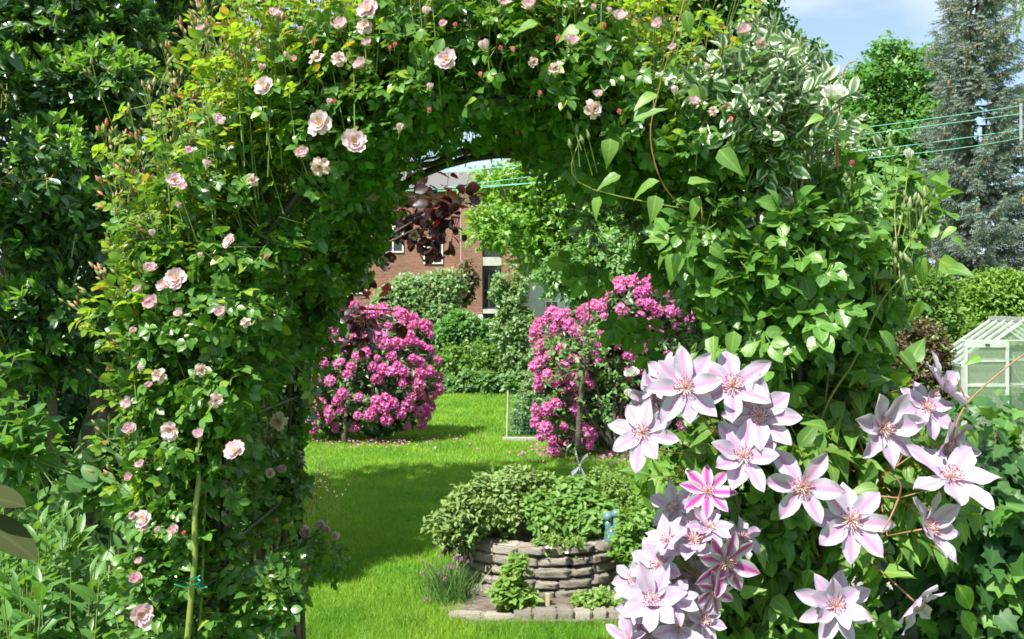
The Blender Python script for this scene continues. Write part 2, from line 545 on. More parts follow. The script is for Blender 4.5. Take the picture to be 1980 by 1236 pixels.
class MB:
    """collects boxes, tubes and sheets into ONE mesh object"""
    def __init__(s): s.v, s.f, s.m, s.uv = [], [], [], []

    def add(s, V, Fc, mi=0):
        k = len(s.v)
        s.v += [tuple(map(float, p)) for p in V]
        s.f += [tuple(i + k for i in f) for f in Fc]
        s.m += [mi] * len(Fc)
        return s

    def box(s, lo, hi, mi=0):
        (a, b, c), (d, e, f) = lo, hi
        return s.add([(a, b, c), (d, b, c), (d, e, c), (a, e, c), (a, b, f), (d, b, f), (d, e, f), (a, e, f)],
                     [(0, 3, 2, 1), (4, 5, 6, 7), (0, 1, 5, 4), (1, 2, 6, 5), (2, 3, 7, 6), (3, 0, 4, 7)], mi)

    def bar(s, a, b, w, h, up=(0, 0, 1), mi=0):
        a, b = Vector(a), Vector(b); d = (b - a).normalized()
        x = d.cross(Vector(up)).normalized(); y = x.cross(d)
        V = [p + x * sx * w / 2 + y * sy * h / 2 for p in (a, b) for sx, sy in ((-1, -1), (1, -1), (1, 1), (-1, 1))]
        return s.add(V, [(0, 1, 2, 3)[::-1], (4, 5, 6, 7), (0, 1, 5, 4), (1, 2, 6, 5), (2, 3, 7, 6), (3, 0, 4, 7)], mi)

    def tube(s, pts, r, n=6, mi=0, caps=True):
        pts = [Vector(p) for p in pts]
        rs = r if isinstance(r, (list, tuple, np.ndarray)) else [r] * len(pts)
        V, Fc = [], []
        ref = Vector((0.13, 0.2, 1)) if abs((pts[-1] - pts[0]).normalized().z) < .9 else Vector((1, .2, .1))
        for i, p in enumerate(pts):
            d = (pts[min(i + 1, len(pts) - 1)] - pts[max(i - 1, 0)])
            d = d.normalized() if d.length > 1e-9 else Vector((0, 0, 1))
            x = d.cross(ref).normalized(); y = d.cross(x)
            ref = x.cross(d)
            for q in range(n):
                an = 2 * math.pi * q / n
                V.append(p + (x * math.cos(an) + y * math.sin(an)) * rs[i])
        for i in range(len(pts) - 1):
            for q in range(n):
                a, b = i * n + q, i * n + (q + 1) % n
                Fc.append((a, b, b + n, a + n))
        if caps:
            Fc.append(tuple(range(n))[::-1]); Fc.append(tuple((len(pts) - 1) * n + q for q in range(n)))
        return s.add(V, Fc, mi)

    def lathe(s, prof, c, n=14, mi=0):
        V, Fc = [], []
        for r, z in prof:
            for q in range(n):
                a = 2 * math.pi * q / n
                V.append((c[0] + r * math.cos(a), c[1] + r * math.sin(a), c[2] + z))
        for i in range(len(prof) - 1):
            for q in range(n):
                a, b = i * n + q, i * n + (q + 1) % n
                Fc.append((a, b, b + n, a + n))
        Fc.append(tuple(range(n))[::-1]); Fc.append(tuple((len(prof) - 1) * n + q for q in range(n)))
        return s.add(V, Fc, mi)

    def mesh(s, name, org=(0, 0, 0), smooth=False):
        me = bpy.data.meshes.new(name)
        me.from_pydata([(x - org[0], y - org[1], z - org[2]) for x, y, z in s.v], [], s.f)
        me.polygons.foreach_set('material_index', s.m)
        me.polygons.foreach_set('use_smooth', [smooth] * len(s.f))
        me.update()
        return me

    def build(s, name, mats, parent=None, smooth=False, loc=None):
        """geometry given in world coordinates; hangs under parent without moving"""
        org = np.array(loc, float) if loc is not None else origin_of(parent)
        o = link_mesh(name, s.mesh(name, org, smooth), mats, parent)
        if loc is not None:
            o.location = tuple(org - origin_of(parent))
        return o


def wiggle(a, b, n, amp, sag=0.0, seed=None):
    r = np.random.default_rng(seed) if seed is not None else rng
    a, b = np.array(a, float), np.array(b, float)
    ts = np.linspace(0, 1, n)
    off = np.cumsum(r.normal(0, amp, (n, 3)), axis=0)
    off -= ts[:, None] * off[-1]
    off -= off[0] * (1 - ts[:, None])
    p = a + (b - a) * ts[:, None] + off
    p[:, 2] -= sag * 4 * ts * (1 - ts)
    return p


# ------------------------------------------------------------------ palette
BARK = surf_mat('bark', (.055, .042, .03), (.13, .105, .08), 18, .9, bump=.6)
CANE = surf_mat('brown_cane', (.05, .035, .025), (.11, .08, .05), 30, .7, bump=.3)
GREENCANE = surf_mat('green_cane', (.16, .22, .045), (.24, .25, .07), 20, .5)
GREENSTEM = surf_mat('green_stem', (.13, .22, .05), (.2, .25, .07), 30, .55, trans=.15)
REDSTEM = surf_mat('reddish_stem', (.22, .1, .05), (.3, .16, .08), 40, .5)

M_ROSE = leaf_mat('rose_leaf', (0.056, 0.141, 0.029), (0.113, 0.241, 0.041), .30, .30, vein=.25, spec=.55, yellow=(.06, (.22, .32, .04)))
M_ROSE_YOUNG = leaf_mat('young_rose_leaf', (0.127, 0.253, 0.032), (0.240, 0.341, 0.051), .48, .4, spec=.4, yellow=(.1, (.26, .2, .05)))
M_ROSE_BIG = leaf_mat('large_rose_leaf', (0.064, 0.167, 0.034), (0.142, 0.287, 0.052), .32, .36, vein=.3, spec=.5, bump=.3)
M_CLEM = leaf_mat('clematis_leaf', (0.083, 0.187, 0.033), (0.165, 0.297, 0.055), .38, .45, vein=.4, bump=.2)
M_EUO = leaf_mat('variegated_leaf', (.07, .15, .05), (.11, .2, .07), .3, .4, tcol=(.22, .33, .14), edge=(.60, .66, .52), edge_w=.25, vein=0)
M_LAUREL = leaf_mat('laurel_leaf', (0.035, 0.102, 0.037), (0.068, 0.156, 0.049), .25, .33, vein=.15, spec=.9)
M_LAUREL_YOUNG = leaf_mat('young_laurel_leaf', (0.116, 0.265, 0.049), (0.198, 0.363, 0.074), .35, .33, vein=.15, spec=.55)
M_HERB = leaf_mat('border_leaf', (0.064, 0.170, 0.037), (0.116, 0.255, 0.054), .38, .42, vein=.3)
M_PURPLE = leaf_mat('purple_leaf', (.016, .008, .010), (.034, .010, .012), .3, .4, tcol=(.13, .012, .014))
M_RHODO = leaf_mat('rhododendron_leaf', (.045, .10, .035), (.09, .16, .06), .22, .38)
M_LIME = leaf_mat('lime_leaf', (0.119, 0.263, 0.037), (0.200, 0.362, 0.062), .42, .45)
M_MAPLE = leaf_mat('maple_leaf', (0.065, 0.187, 0.043), (0.122, 0.274, 0.058), .36, .45)
M_DARKTREE = leaf_mat('chestnut_leaf', (0.048, 0.144, 0.030), (0.102, 0.228, 0.042), .36, .45)
M_APPLE = leaf_mat('apple_leaf', (0.099, 0.224, 0.066), (0.172, 0.317, 0.106), .36, .42)
M_HEDGE = leaf_mat('hedge_leaf', (.08, .18, .03), (.15, .27, .045), .36, .45)
M_CYPRESS = leaf_mat('cypress_spray', (.10, .22, .025), (.19, .31, .04), .3, .6)
M_GREYSHRUB = leaf_mat('willow_leaf', (0.138, 0.248, 0.103), (0.234, 0.343, 0.152), .36, .42)
M_BERB = leaf_mat('barberry_leaf', (.06, .03, .028), (.12, .055, .045), .35, .45, yellow=(.35, (.14, .2, .05)))
M_SAGE = leaf_mat('sage_leaf', (0.156, 0.251, 0.075), (0.221, 0.326, 0.112), .28, .7, spec=.2, vein=.2)
M_BALM = leaf_mat('balm_leaf', (.10, .23, .04), (.18, .32, .07), .38, .55, vein=.2)
M_MINT = leaf_mat('mint_leaf', (.08, .19, .05), (.14, .26, .08), .36, .5, vein=.2)
M_OREG = leaf_mat('oregano_leaf', (.14, .27, .05), (.22, .34, .08), .4, .55)
M_CHIVE = leaf_mat('chive_leaf', (.08, .19, .05), (.14, .26, .07), .3, .45)
M_IVY = leaf_mat('ivy_leaf', (0.024, 0.080, 0.022), (0.052, 0.136, 0.033), .24, .46, spec=.35, vein=.2, yellow=(.12, (.11, .23, .04)))
M_SPRUCE = leaf_mat('spruce_needle', (0.118, 0.174, 0.162), (0.246, 0.314, 0.297), .12, .6, spec=.3, yellow=(.12, (.2, .19, .1)))
M_BIRCH = leaf_mat('birch_leaf', (.14, .22, .10), (.2, .28, .14), .4, .5)
M_GRASS = leaf_mat('grass_blade', (0.144, 0.291, 0.026), (0.247, 0.394, 0.042), .38, .5, spec=.3, patch=(.11, .26, .022), patch_scale=1.6, yellow=(.05, (.25, .27, .08)))
M_TALLGRASS = leaf_mat('tall_grass', (.10, .2, .04), (.17, .26, .06), .36, .5)

M_ROSEPETAL = petal_mat('rose_petal', [(0, (.74, .60, .48)), (.3, (.74, .56, .60)), (1, (.74, .47, .55))], .40, .6, 'v', .6, (.76, .65, .68))
M_FADEDPETAL = petal_mat('faded_rose_petal', [(0, (.68, .52, .42)), (1, (.70, .50, .53))], .38, .7, 'v', .35, (.60, .46, .40))
M_ROSEBUD = petal_mat('rose_bud_petal', [(0, (.75, .25, .25)), (1, (.75, .16, .24))], .3, .5, 'v')
M_WHITEPETAL = petal_mat('white_rose_petal', [(0, (.62, .65, .42)), (.5, (.68, .68, .62)), (1, (.70, .70, .67))], .3, .6, 'v')
M_SEPAL = surf_mat('sepal', (.13, .22, .05), (.2, .27, .09), 60, .6, trans=.2)
M_YELLOW = surf_mat('yellow_stamen', (.85, .62, .12), (.8, .5, .08), 300, .6, trans=.2)
M_CLEMPETAL = petal_mat('clematis_petal', [(0, (.47, .19, .41)), (.16, (.49, .26, .45)), (.40, (.52, .40, .54)), (.66, (.515, .43, .585)), (1, (.53, .475, .605))], .30, .6, 'u', .4, (.52, .46, .595), True)
M_CLEMDEEP = petal_mat('deep_clematis_petal', [(0, (.42, .05, .30)), (.25, (.46, .09, .35)), (.5, (.54, .33, .52)), (1, (.60, .55, .63))], .30, .6, 'u', 0, (1, 1, 1), True)
M_ANTHER = surf_mat('anther', (.30, .04, .10), (.42, .10, .12), 400, .6)
M_FILAMENT = surf_mat('filament', (.80, .66, .60), None, rough=.6, trans=.2)
M_RHODOFL = leaf_mat('rhododendron_petal', (.47, .08, .38), (.60, .19, .50), .32, .6, spec=.15, objr=(.5, (.64, .29, .57)))
M_CHIVEFL = leaf_mat('chive_flower', (.55, .22, .5), (.68, .38, .62), .3, .6, tcol=(.6, .25, .5))
M_METALDARK = surf_mat('dark_metal', (.012, .013, .012), (.025, .022, .018), 30, .45, spec=.5)

exec_order = []
# ------------------------------------------------------------------ ground
def ground_mat():
    m, n, o = new_mat('lawn_soil')
    N, K = n.nodes.new, n.links.new
    t = N('ShaderNodeTexCoord')
    z = N('ShaderNodeTexNoise'); z.inputs['Scale'].default_value = 1.3; z.inputs['Detail'].default_value = 8
    K(t.outputs['Object'], z.inputs['Vector'])
    r = N('ShaderNodeValToRGB')
    r.color_ramp.elements[0].position = .35; r.color_ramp.elements[0].color = (.075, .19, .02, 1)
    r.color_ramp.elements[1].position = .65; r.color_ramp.elements[1].color = (.125, .26, .028, 1)
    K(z.outputs['Fac'], r.inputs[0])
    z2 = N('ShaderNodeTexNoise'); z2.inputs['Scale'].default_value = 60; z2.inputs['Detail'].default_value = 4
    K(t.outputs['Object'], z2.inputs['Vector'])
    mm = N('ShaderNodeMixRGB'); mm.blend_type = 'OVERLAY'; mm.inputs[0].default_value = .7
    K(r.outputs[0], mm.inputs[1]); K(z2.outputs['Fac'], mm.inputs[2])
    b = N('ShaderNodeBsdfPrincipled'); b.inputs['Roughness'].default_value = .9; b.inputs['Specular IOR Level'].default_value = .1
    K(mm.outputs[0], b.inputs['Base Color'])
    bb = N('ShaderNodeBump'); bb.inputs['Strength'].default_value = .6; bb.inputs['Distance'].default_value = .03
    K(z2.outputs['Fac'], bb.inputs['Height']); K(bb.outputs[0], b.inputs['Normal']); K(b.outputs[0], o.inputs[0])
    return m


g = MB()
xs = np.concatenate([[-900, -120, -30], np.linspace(-10, 10, 41), [30, 120, 900]])
ys = np.concatenate([[-300, -40, -5], np.linspace(0, 24, 49), [40, 120, 1200]])
V = []
for y in ys:
    for x in xs:
        h = .02 * mnoise.noise(Vector((x * .5, y * .5, 1))) if abs(x) < 11 and -1 < y < 25 else -.01
        V.append((x, y, h))
nx = len(xs)
g.add(V, [(j * nx + i, j * nx + i + 1, (j + 1) * nx + i + 1, (j + 1) * nx + i) for j in range(len(ys) - 1) for i in range(nx - 1)])
gr = g.build('lawn', ground_mat(), smooth=True)
tag(gr, 'mown green lawn running back to the hedge', 'lawn', kind='structure')


def gz(x, y):
    return np.array([.02 * mnoise.noise(Vector((a * .5, b * .5, 1))) for a, b in zip(x, y)])


# herb bed centre, needed to keep the grass off it
HB = np.array([P(1048, 0, 5.95)[0], 5.95]); HR = .50


def grass():
    pos, sc, wd = [], [], []
    for (y0, y1, n, h, w) in [(4.3, 5.6, 52000, .050, 1.0), (5.6, 7.2, 50000, .045, 1.2), (7.2, 9.5, 46000, .045, 1.5), (9.5, 13, 44000, .05, 2.0), (13, 19.3, 40000, .055, 2.8)]:
        y = rng.uniform(y0, y1, n)
        x = rng.uniform(-.28, .22, n) * y
        x = np.where(y > 13, rng.uniform(-.14, .11, n) * y, x)
        patch = np.array([mnoise.noise(Vector((a * 1.1, b * 1.1, 5))) for a, b in zip(x, y)])
        d = np.hypot(x - HB[0], y - HB[1])
        bed = (d < HR + .10) | ((y > 5.03) & (y < 6.2) & (x > -.27) & (x < .62))
        path = (x > 1.72) & (x < 2.7)
        ok = ~bed & ~path
        x, y, patch = x[ok], y[ok], patch[ok]
        pos.append(np.stack([x, y, gz(x, y) - .004], 1))
        hh = h * (1 + .35 * patch) * rng.uniform(.55, 1.35, len(x))
        sc.append(hh); wd.append(np.full(len(x), w))
    pos, sc, wd = np.vstack(pos), np.concatenate(sc), np.concatenate(wd)
    n = len(pos)
    d = nrm(np.stack([rng.normal(0, .65, n), rng.normal(.1, .65, n), np.ones(n)], 1))
    fr = frames(d, nrm(np.stack([rng.normal(-.3, 1, n), rng.normal(-.4, 1, n), np.full(n, .8)], 1)))
    s3 = np.stack([.07 * wd * 1.0, sc, sc], 1)
    s3[:, 0] = .055 * wd
    o = scatter('grass', BLADE, pos, fr, s3, M_GRASS)
    tag(o, 'short bright green grass of the lawn', 'grass', kind='stuff')


grass()

# soil of the bed and paving on the right
SOIL = surf_mat('soil', (.07, .055, .04), (.19, .16, .125), 9, .95, bump=1.0, bscale=30)
PAVE = surf_mat('paving', (.22, .20, .18), (.34, .31, .28), 5, .85, bump=.4, bscale=40)
m = MB()
n_ = 40
pts = [(x, y) for x, y in [(-.30, 5.06), (0, 5.03), (.3, 5.03), (.62, 5.08), (.75, 5.5), (.75, 6.1), (.5, 6.5), (.1, 6.6), (-.25, 6.45), (-.42, 6.1), (-.42, 5.6), (-.37, 5.25)]]
m.add([(x, y, .028) for x, y in pts] + [(x, y, -.05) for x, y in pts], [tuple(range(12))] + [(i, i + 12, (i + 1) % 12 + 12, (i + 1) % 12) for i in range(12)])
o = m.build('bed_soil', SOIL)
tag(o, 'bare grey brown soil around the stone herb bed', 'soil', kind='structure')
m = MB()
y = 3.2
while y < 9.5:
    x = 1.74
    while x < 2.6:
        m.box((x, y, -.02), (x + .385, y + .385, .026 + .006 * random.random())); x += .4
    y += .4
o = m.build('garden_path', PAVE)
tag(o, 'grey paved garden path behind the clematis', 'path', kind='structure')


# ------------------------------------------------------------------ buildings
def brick_mat():
    m, n, o = new_mat('red_brick')
    N, K = n.nodes.new, n.links.new
    t = N('ShaderNodeTexCoord'); s = N('ShaderNodeSeparateXYZ'); c = N('ShaderNodeCombineXYZ')
    K(t.outputs['Object'], s.inputs[0])
    a = N('ShaderNodeMath'); a.operation = 'ADD'; K(s.outputs[0], a.inputs[0]); K(s.outputs[1], a.inputs[1])
    K(a.outputs[0], c.inputs[0]); K(s.outputs[2], c.inputs[1])
    b = N('ShaderNodeTexBrick')
    b.inputs['Scale'].default_value = 1; b.inputs['Brick Width'].default_value = .25; b.inputs['Row Height'].default_value = .083
    b.inputs['Mortar Size'].default_value = .010
    b.inputs['Color1'].default_value = (.155, .05, .034, 1); b.inputs['Color2'].default_value = (.235, .088, .06, 1); b.inputs['Mortar'].default_value = (.22, .165, .135, 1)
    K(c.outputs[0], b.inputs['Vector'])
    z = N('ShaderNodeTexNoise'); z.inputs['Scale'].default_value = .7; z.inputs['Detail'].default_value = 6
    K(t.outputs['Object'], z.inputs['Vector'])
    mx_ = N('ShaderNodeMixRGB'); mx_.blend_type = 'OVERLAY'; mx_.inputs[0].default_value = .5
    K(b.outputs['Color'], mx_.inputs[1]); K(z.outputs['Fac'], mx_.inputs[2])
    p = N('ShaderNodeBsdfPrincipled'); p.inputs['Roughness'].default_value = .85
    K(mx_.outputs[0], p.inputs['Base Color']); K(p.outputs[0], o.inputs[0])
    return m


def tile_mat():
    m, n, o = new_mat('roof_tiles')
    N, K = n.nodes.new, n.links.new
    t = N('ShaderNodeTexCoord')
    w = N('ShaderNodeTexWave'); w.inputs['Scale'].default_value = 3.4; w.wave_type = 'BANDS'; w.bands_direction = 'X'
    w2 = N('ShaderNodeTexWave'); w2.inputs['Scale'].default_value = 3.0; w2.wave_type = 'BANDS'; w2.bands_direction = 'Z'
    K(t.outputs['Object'], w.inputs['Vector']); K(t.outputs['Object'], w2.inputs['Vector'])
    mu = N('ShaderNodeMath'); mu.operation = 'MULTIPLY'; K(w.outputs['Fac'], mu.inputs[0]); K(w2.outputs['Fac'], mu.inputs[1])
    r = N('ShaderNodeValToRGB')
    r.color_ramp.elements[0].color = (.10, .095, .09, 1); r.color_ramp.elements[1].color = (.20, .19, .185, 1)
    K(mu.outputs[0], r.inputs[0])
    p = N('ShaderNodeBsdfPrincipled'); p.inputs['Roughness'].default_value = .75
    K(r.outputs[0], p.inputs['Base Color']); K(p.outputs[0], o.inputs[0])
    return m


M_BRICK = brick_mat(); M_TILE = tile_mat()
M_PLASTER = surf_mat('white_plaster', (.50, .50, .50), (.56, .555, .55), 2, .9)
M_WFRAME = surf_mat('white_frame', (.72, .72, .70), None, rough=.5)
M_DFRAME = surf_mat('dark_frame', (.025, .03, .03), None, rough=.4)
M_CONC = surf_mat('concrete_band', (.34, .33, .30), (.42, .41, .38), 3, .85)
M_DARKGLASS = surf_mat('window_glass', (.012, .018, .018), None, rough=.06, spec=.8)
M_ZINC = surf_mat('zinc', (.42, .43, .44), None, rough=.45, metal=.4)
M_SILL = surf_mat('sill', (.22, .17, .14), None, rough=.7)

YB = 54.0
bx = lambda px: (px - CX) / F * YB
bz = lambda py: CZ + (HY - py) / F * YB
bb_ = thing('brick_building', (bx(800), YB, 0), 'red brick apartment block with grey tiled roof behind the arch', 'building')
w = MB()
w.box((bx(560), YB, 0), (bx(893), YB + 9, bz(368)))
o_wall = w.build('wall', M_BRICK, bb_)
w = MB()
w.box((bx(894), YB - 1.4, 0), (bx(934), YB + 8, bz(368)))
w.box((bx(970), YB - 1.4, 0), (bx(1006), YB + 8, bz(368)))
w.build('tower', M_BRICK, bb_)
w = MB()
for a, b in ((500, 516), (395, 410), (598, 606)):
    w.box((bx(934) + .003, YB - 1.36, bz(b)), (bx(970) - .003, YB + 7, bz(a)))
w.build('floor_band', M_CONC, bb_)
for (t_, b_) in ((412, 500), (516, 598)):
    f = MB()
    x0, x1, zt, zb = bx(934) + .01, bx(970) - .01, bz(t_) - .01, bz(b_) + .01
    yf = YB - 1.1
    for a in (x0, x0 + (x1 - x0) * .30, x1 - .09):
        f.box((a, yf, zb), (a + .09, yf + .1, zt))
    f.box((x0 + .09, yf + .003, zb), (x1 - .09, yf + .097, zb + .09)); f.box((x0 + .09, yf + .003, zt - .09), (x1 - .09, yf + .097, zt))
    zm = zb + (zt - zb) * .42
    f.box((x0 + .09, yf + .006, zm), (x1 - .09, yf + .094, zm + .07))
    wn = f.build('stair_window', M_DFRAME, bb_)
    p = MB(); p.box((x0, yf + .04, zb), (x1, yf + .06, zt)); p.build('pane', M_DARKGLASS, wn)
w = MB(); w.box((bx(934) + .01, YB - .6, 0), (bx(970) - .01, YB - .5, bz(606) - .01)); w.build('porch_dark_panel', M_DFRAME, bb_)  # dark panel stands in for the shade inside the open porch
w = MB(); w.lathe([(.02, 0), (.14, .02), (.16, .16), (.12, .3), (.02, .34)], (bx(931) , YB - 1.55, bz(620)), 10); w.build('wall_lamp', M_WFRAME, bb_, True)
for (px, t_, b_, wd) in ((838, 462, 508, .9), (690, 520, 566, 1.0), (760, 440, 486, 1.0)):
    x0, zt, zb = bx(px) - wd / 2, bz(t_), bz(b_)
    f = MB()
    yf = YB - .04
    f.box((x0 - .07, yf - .04, zb - .07), (x0, YB + .02, zt + .07)); f.box((x0 + wd, yf - .04, zb - .07), (x0 + wd + .07, YB + .02, zt + .07))
    f.box((x0, yf - .037, zb - .067), (x0 + wd, YB + .02, zb)); f.box((x0, yf - .037, zt), (x0 + wd, YB + .02, zt + .067)); f.box((x0 + wd / 2 - .03, yf - .034, zb), (x0 + wd / 2 + .03, YB + .02, zt))
    wn = f.build('window', M_WFRAME, bb_)
    p = MB(); p.box((x0, yf, zb), (x0 + wd, YB + .01, zt)); p.build('pane', M_DARKGLASS, wn)
w = MB()
w.tube([(bx(893), YB - .12, .2), (bx(893), YB - .12, bz(385)), (bx(890), YB - .35, bz(374))], .075, 8)
w.build('downpipe', M_ZINC, bb_)
w = MB()
w.tube([(bx(556), YB - .4, bz(369)), (bx(896), YB - .4, bz(369))], .09, 8)
w.build('gutter', M_ZINC, bb_)
rf = MB()
e = bz(366)
x0, x1, y0, y1 = bx(555), bx(1000), YB - .55, YB + 9.5
r0, r1, yr, zr = bx(640), bx(945), YB + 4.5, bz(326) + .45
Vv = [(x0, y0, e), (x1, y0, e), (x1, y1, e), (x0, y1, e), (r0, yr, zr), (r1 - .6, yr, zr)]
rf.add(Vv, [(0, 1, 5, 4), (1, 2, 5), (2, 3, 4, 5), (3, 0, 4), (3, 2, 1, 0)])
roof = rf.build('roof', M_TILE, bb_)
for (px0, px1, yt, yb_, yy) in ((940, 958, 326, 352, 2.2), (884, 888, 318, 332, 3.5), (903, 907, 320, 334, 3.5)):
    c = MB()
    k = (YB + yy) / YB
    xa, xb = (px0 - CX) / F * YB * k, (px1 - CX) / F * YB * k
    c.box((xa, YB + yy, bz(yb_) - .8), (xb, YB + yy + (xb - xa) * .9, (bz(yt) - CZ) * k + CZ))
    if px1 - px0 > 10:
        c.box((xa - .06, YB + yy - .06, (bz(yt) - CZ) * k + CZ + .003), (xb + .06, YB + yy + (xb - xa) * .9 + .06, (bz(yt) - CZ) * k + CZ + .12))
    c.build('chimney', M_ZINC, roof)

YW = 57.0
wx = lambda px: (px - CX) / F * YW
wz = lambda py: CZ + (HY - py) / F * YW
wb = thing('white_building', (wx(1120), YW, 0), 'pale plastered apartment block right of the brick building', 'building')
w = MB(); w.box((wx(1004), YW, 0), (wx(1420), YW + 9, wz(395))); w.build('wall', M_PLASTER, wb)
rf = MB()
rf.add([(wx(1000), YW - .5, wz(395)), (wx(1425), YW - .5, wz(395)), (wx(1425), YW + 9.5, wz(395)), (wx(1000), YW + 9.5, wz(395)), (wx(1030), YW + 4.5, wz(345)), (wx(1400), YW + 4.5, wz(345))],
       [(0, 1, 5, 4), (1, 2, 5), (2, 3, 4, 5), (3, 0, 4), (3, 2, 1, 0)])
rf.build('roof', M_TILE, wb)
for (a, b, t_, b_) in ((1010, 1028, 505, 526), (1056, 1078, 584, 612), (1010, 1028, 605, 612), (1056, 1078, 500, 526), (1110, 1132, 584, 612), (1180, 1202, 500, 526), (1180, 1202, 584, 612)):
    x0, x1, zt, zb = wx(a), wx(b), wz(t_), wz(b_)
    f = MB()
    f.box((x0 - .06, YW - .05, zb - .06), (x0, YW + .02, zt + .06)); f.box((x1, YW - .05, zb - .06), (x1 + .06, YW + .02, zt + .06))
    f.box((x0, YW - .047, zb - .057), (x1, YW + .02, zb)); f.box((x0, YW - .047, zt), (x1, YW + .02, zt + .057))
    f.box(((x0 + x1) / 2 - .03, YW - .044, zb), ((x0 + x1) / 2 + .03, YW + .02, zt))
    wn = f.build('window', M_WFRAME, wb)
    p = MB(); p.box((x0, YW - .02, zb), (x1, YW + .01, zt)); p.build('pane', M_DARKGLASS, wn)
    s = MB(); s.box((x0 - .15, YW - .14, zb - .13), (x1 + .15, YW + .02, zb - .063)); s.build('sill', M_SILL, wn)


# ------------------------------------------------------------------ trees and shrubs
def trunk_mesh(base, top, r0, r1, limbs, parent, name='trunk', mat=None, seed=1, n=9, sides=9):
    """tapering trunk with limbs to the given points"""
    mb = MB()
    pts = wiggle(base, top, n, np.linalg.norm(np.array(top) - np.array(base)) * .012, seed=seed)
    mb.tube(pts, list(np.linspace(r0, r1, n)), sides)
    r = random.Random(seed)
    for q in limbs:
        i = r.randint(n // 3, n - 2)
        a = pts[i]; q = np.array(q, float)
        mid = (a + q) / 2 + np.array([0, 0, .12 * np.linalg.norm(q - a)])
        ra = np.interp(i, [0, n - 1], [r0, r1]) * .6
        cp = np.array([(1 - t) ** 2 * a + 2 * t * (1 - t) * mid + t * t * q for t in np.linspace(0, 1, 6)])
        mb.tube(cp, list(np.linspace(ra, ra * .25, 6)), 6)
    return mb.build(name, mat or BARK, parent, True)


def lobed(blobs, n, lo_f=.26, hi_f=.42, inset=0.0):
    """break a crown into many smaller leaf clumps so its outline is uneven"""
    p, _ = blob_sample(blobs, n, .55, None, inset)
    r = np.mean(np.array(blobs)[:, 3:])
    return [(*q, *(r * rng.uniform(lo_f, hi_f) * np.array([1.15, 1.15, .8]))) for q in p]


def broad_tree(name, loc, label, cat, blobs, mat, n_tw, k, size, twl, tmpl, trunk=None, lo=.5, group=None, keep=None, droop=.15, up_n=.8,
               leafname='crown', along=.6, bark=None, twr=None, seed=1, lobes=0):
    e = thing(name, loc, label, cat, group)
    src = lobed(blobs, lobes) if lobes else blobs
    a, d = blob_sample(src, n_tw, .2 if lobes else lo, keep, 0 if lobes else .6 * twl + .45 * size)
    d = nrm(d + UP * .35 + rng.normal(0, .35, d.shape))
    p, fr, s = twig_leaves(a, d, k, size, twl, along=along, droop=droop, up_n=up_n)
    scatter(leafname, tmpl, p, fr, s, mat, e)
    if twr:
        twig_mesh('twigs', a, d, twl, twr, bark or BARK, e, back=.8)
    if trunk:
        b, t, r0, r1 = trunk
        lim = [np.array(bl[:3]) for bl in blobs[:9]]
        trunk_mesh(b, t, r0, r1, lim, e, mat=bark, seed=seed)
    return e


def pblobs(lst, Y, dy=None):
    """(px, py, rx_px, ry_px[, Y]) rows into ellipsoids"""
    o = []
    for q in lst:
        yy = q[4] if len(q) > 4 else Y
        c = P(q[0], q[1], yy); k = yy / F
        o.append((*c, q[2] * k, (dy or (q[2] + q[3]) / 2 * k), q[3] * k))
    return o


# lime tree behind the arch
bl = pblobs([(985, 395, 70, 65), (1060, 370, 90, 60), (1010, 460, 85, 60), (1120, 440, 90, 75), (1075, 480, 70, 45), (1180, 360, 100, 70), (1250, 430, 100, 90), (1100, 320, 70, 40), (1000, 345, 45, 30), (1170, 500, 80, 50)], 21)
broad_tree('lime_tree', P(1120, 746, 21), 'bright green lime tree in front of the brick building', 'tree', bl, M_LIME, 4200, 7, .13, .32, LOWPOLY,
           (P(1130, 742, 21), P(1130, 470, 21), .17, .10), .35, seed=3, lobes=150)
# two big dark trees beyond the arch, upper right
bl = pblobs([(1240, 20, 150, 90), (1400, 40, 95, 70), (1330, -70, 150, 90), (1150, -40, 130, 80), (1330, 110, 130, 70), (1440, 90, 60, 50), (1220, 130, 110, 60)], 29)
broad_tree('chestnut_tree', P(1300, 706, 29), 'tall dark green tree rising behind the top of the arch', 'tree', bl, M_DARKTREE, 5200, 7, .20, .45, LOWPOLY,
           (P(1300, 704, 29), P(1300, 60, 29), .3, .16), .4, seed=5, lobes=150)
bl = pblobs([(1500, 150, 75, 70), (1560, 180, 70, 60), (1460, 210, 90, 80), (1600, 240, 50, 55), (1540, 260, 90, 70)], 31)
broad_tree('rounded_tree', P(1530, 699, 31), 'rounded green tree sloping down beside the variegated shrub', 'tree', bl, M_DARKTREE, 3600, 7, .19, .42, LOWPOLY,
           (P(1530, 697, 31), P(1530, 220, 31), .24, .12), .4, seed=6, lobes=110)
bl = pblobs([(1650, 195, 45, 55), (1700, 185, 45, 60), (1755, 175, 50, 60), (1805, 165, 38, 50), (1690, 260, 80, 60), (1770, 260, 80, 70), (1720, 330, 100, 70), (1640, 300, 60, 60), (1800, 350, 90, 80), (1718, 130, 18, 24), (1752, 125, 18, 26), (1800, 122, 14, 22), (1670, 155, 14, 24), (1688, 140, 9, 18)], 25)
broad_tree('maple_tree', P(1730, 723, 25), 'mid green maple with upright tip shoots left of the spruce', 'tree', bl, M_MAPLE, 4600, 7, .15, .38, LOWPOLY,
           (P(1735, 720, 25), P(1735, 250, 25), .2, .1), .4, seed=7, lobes=200)


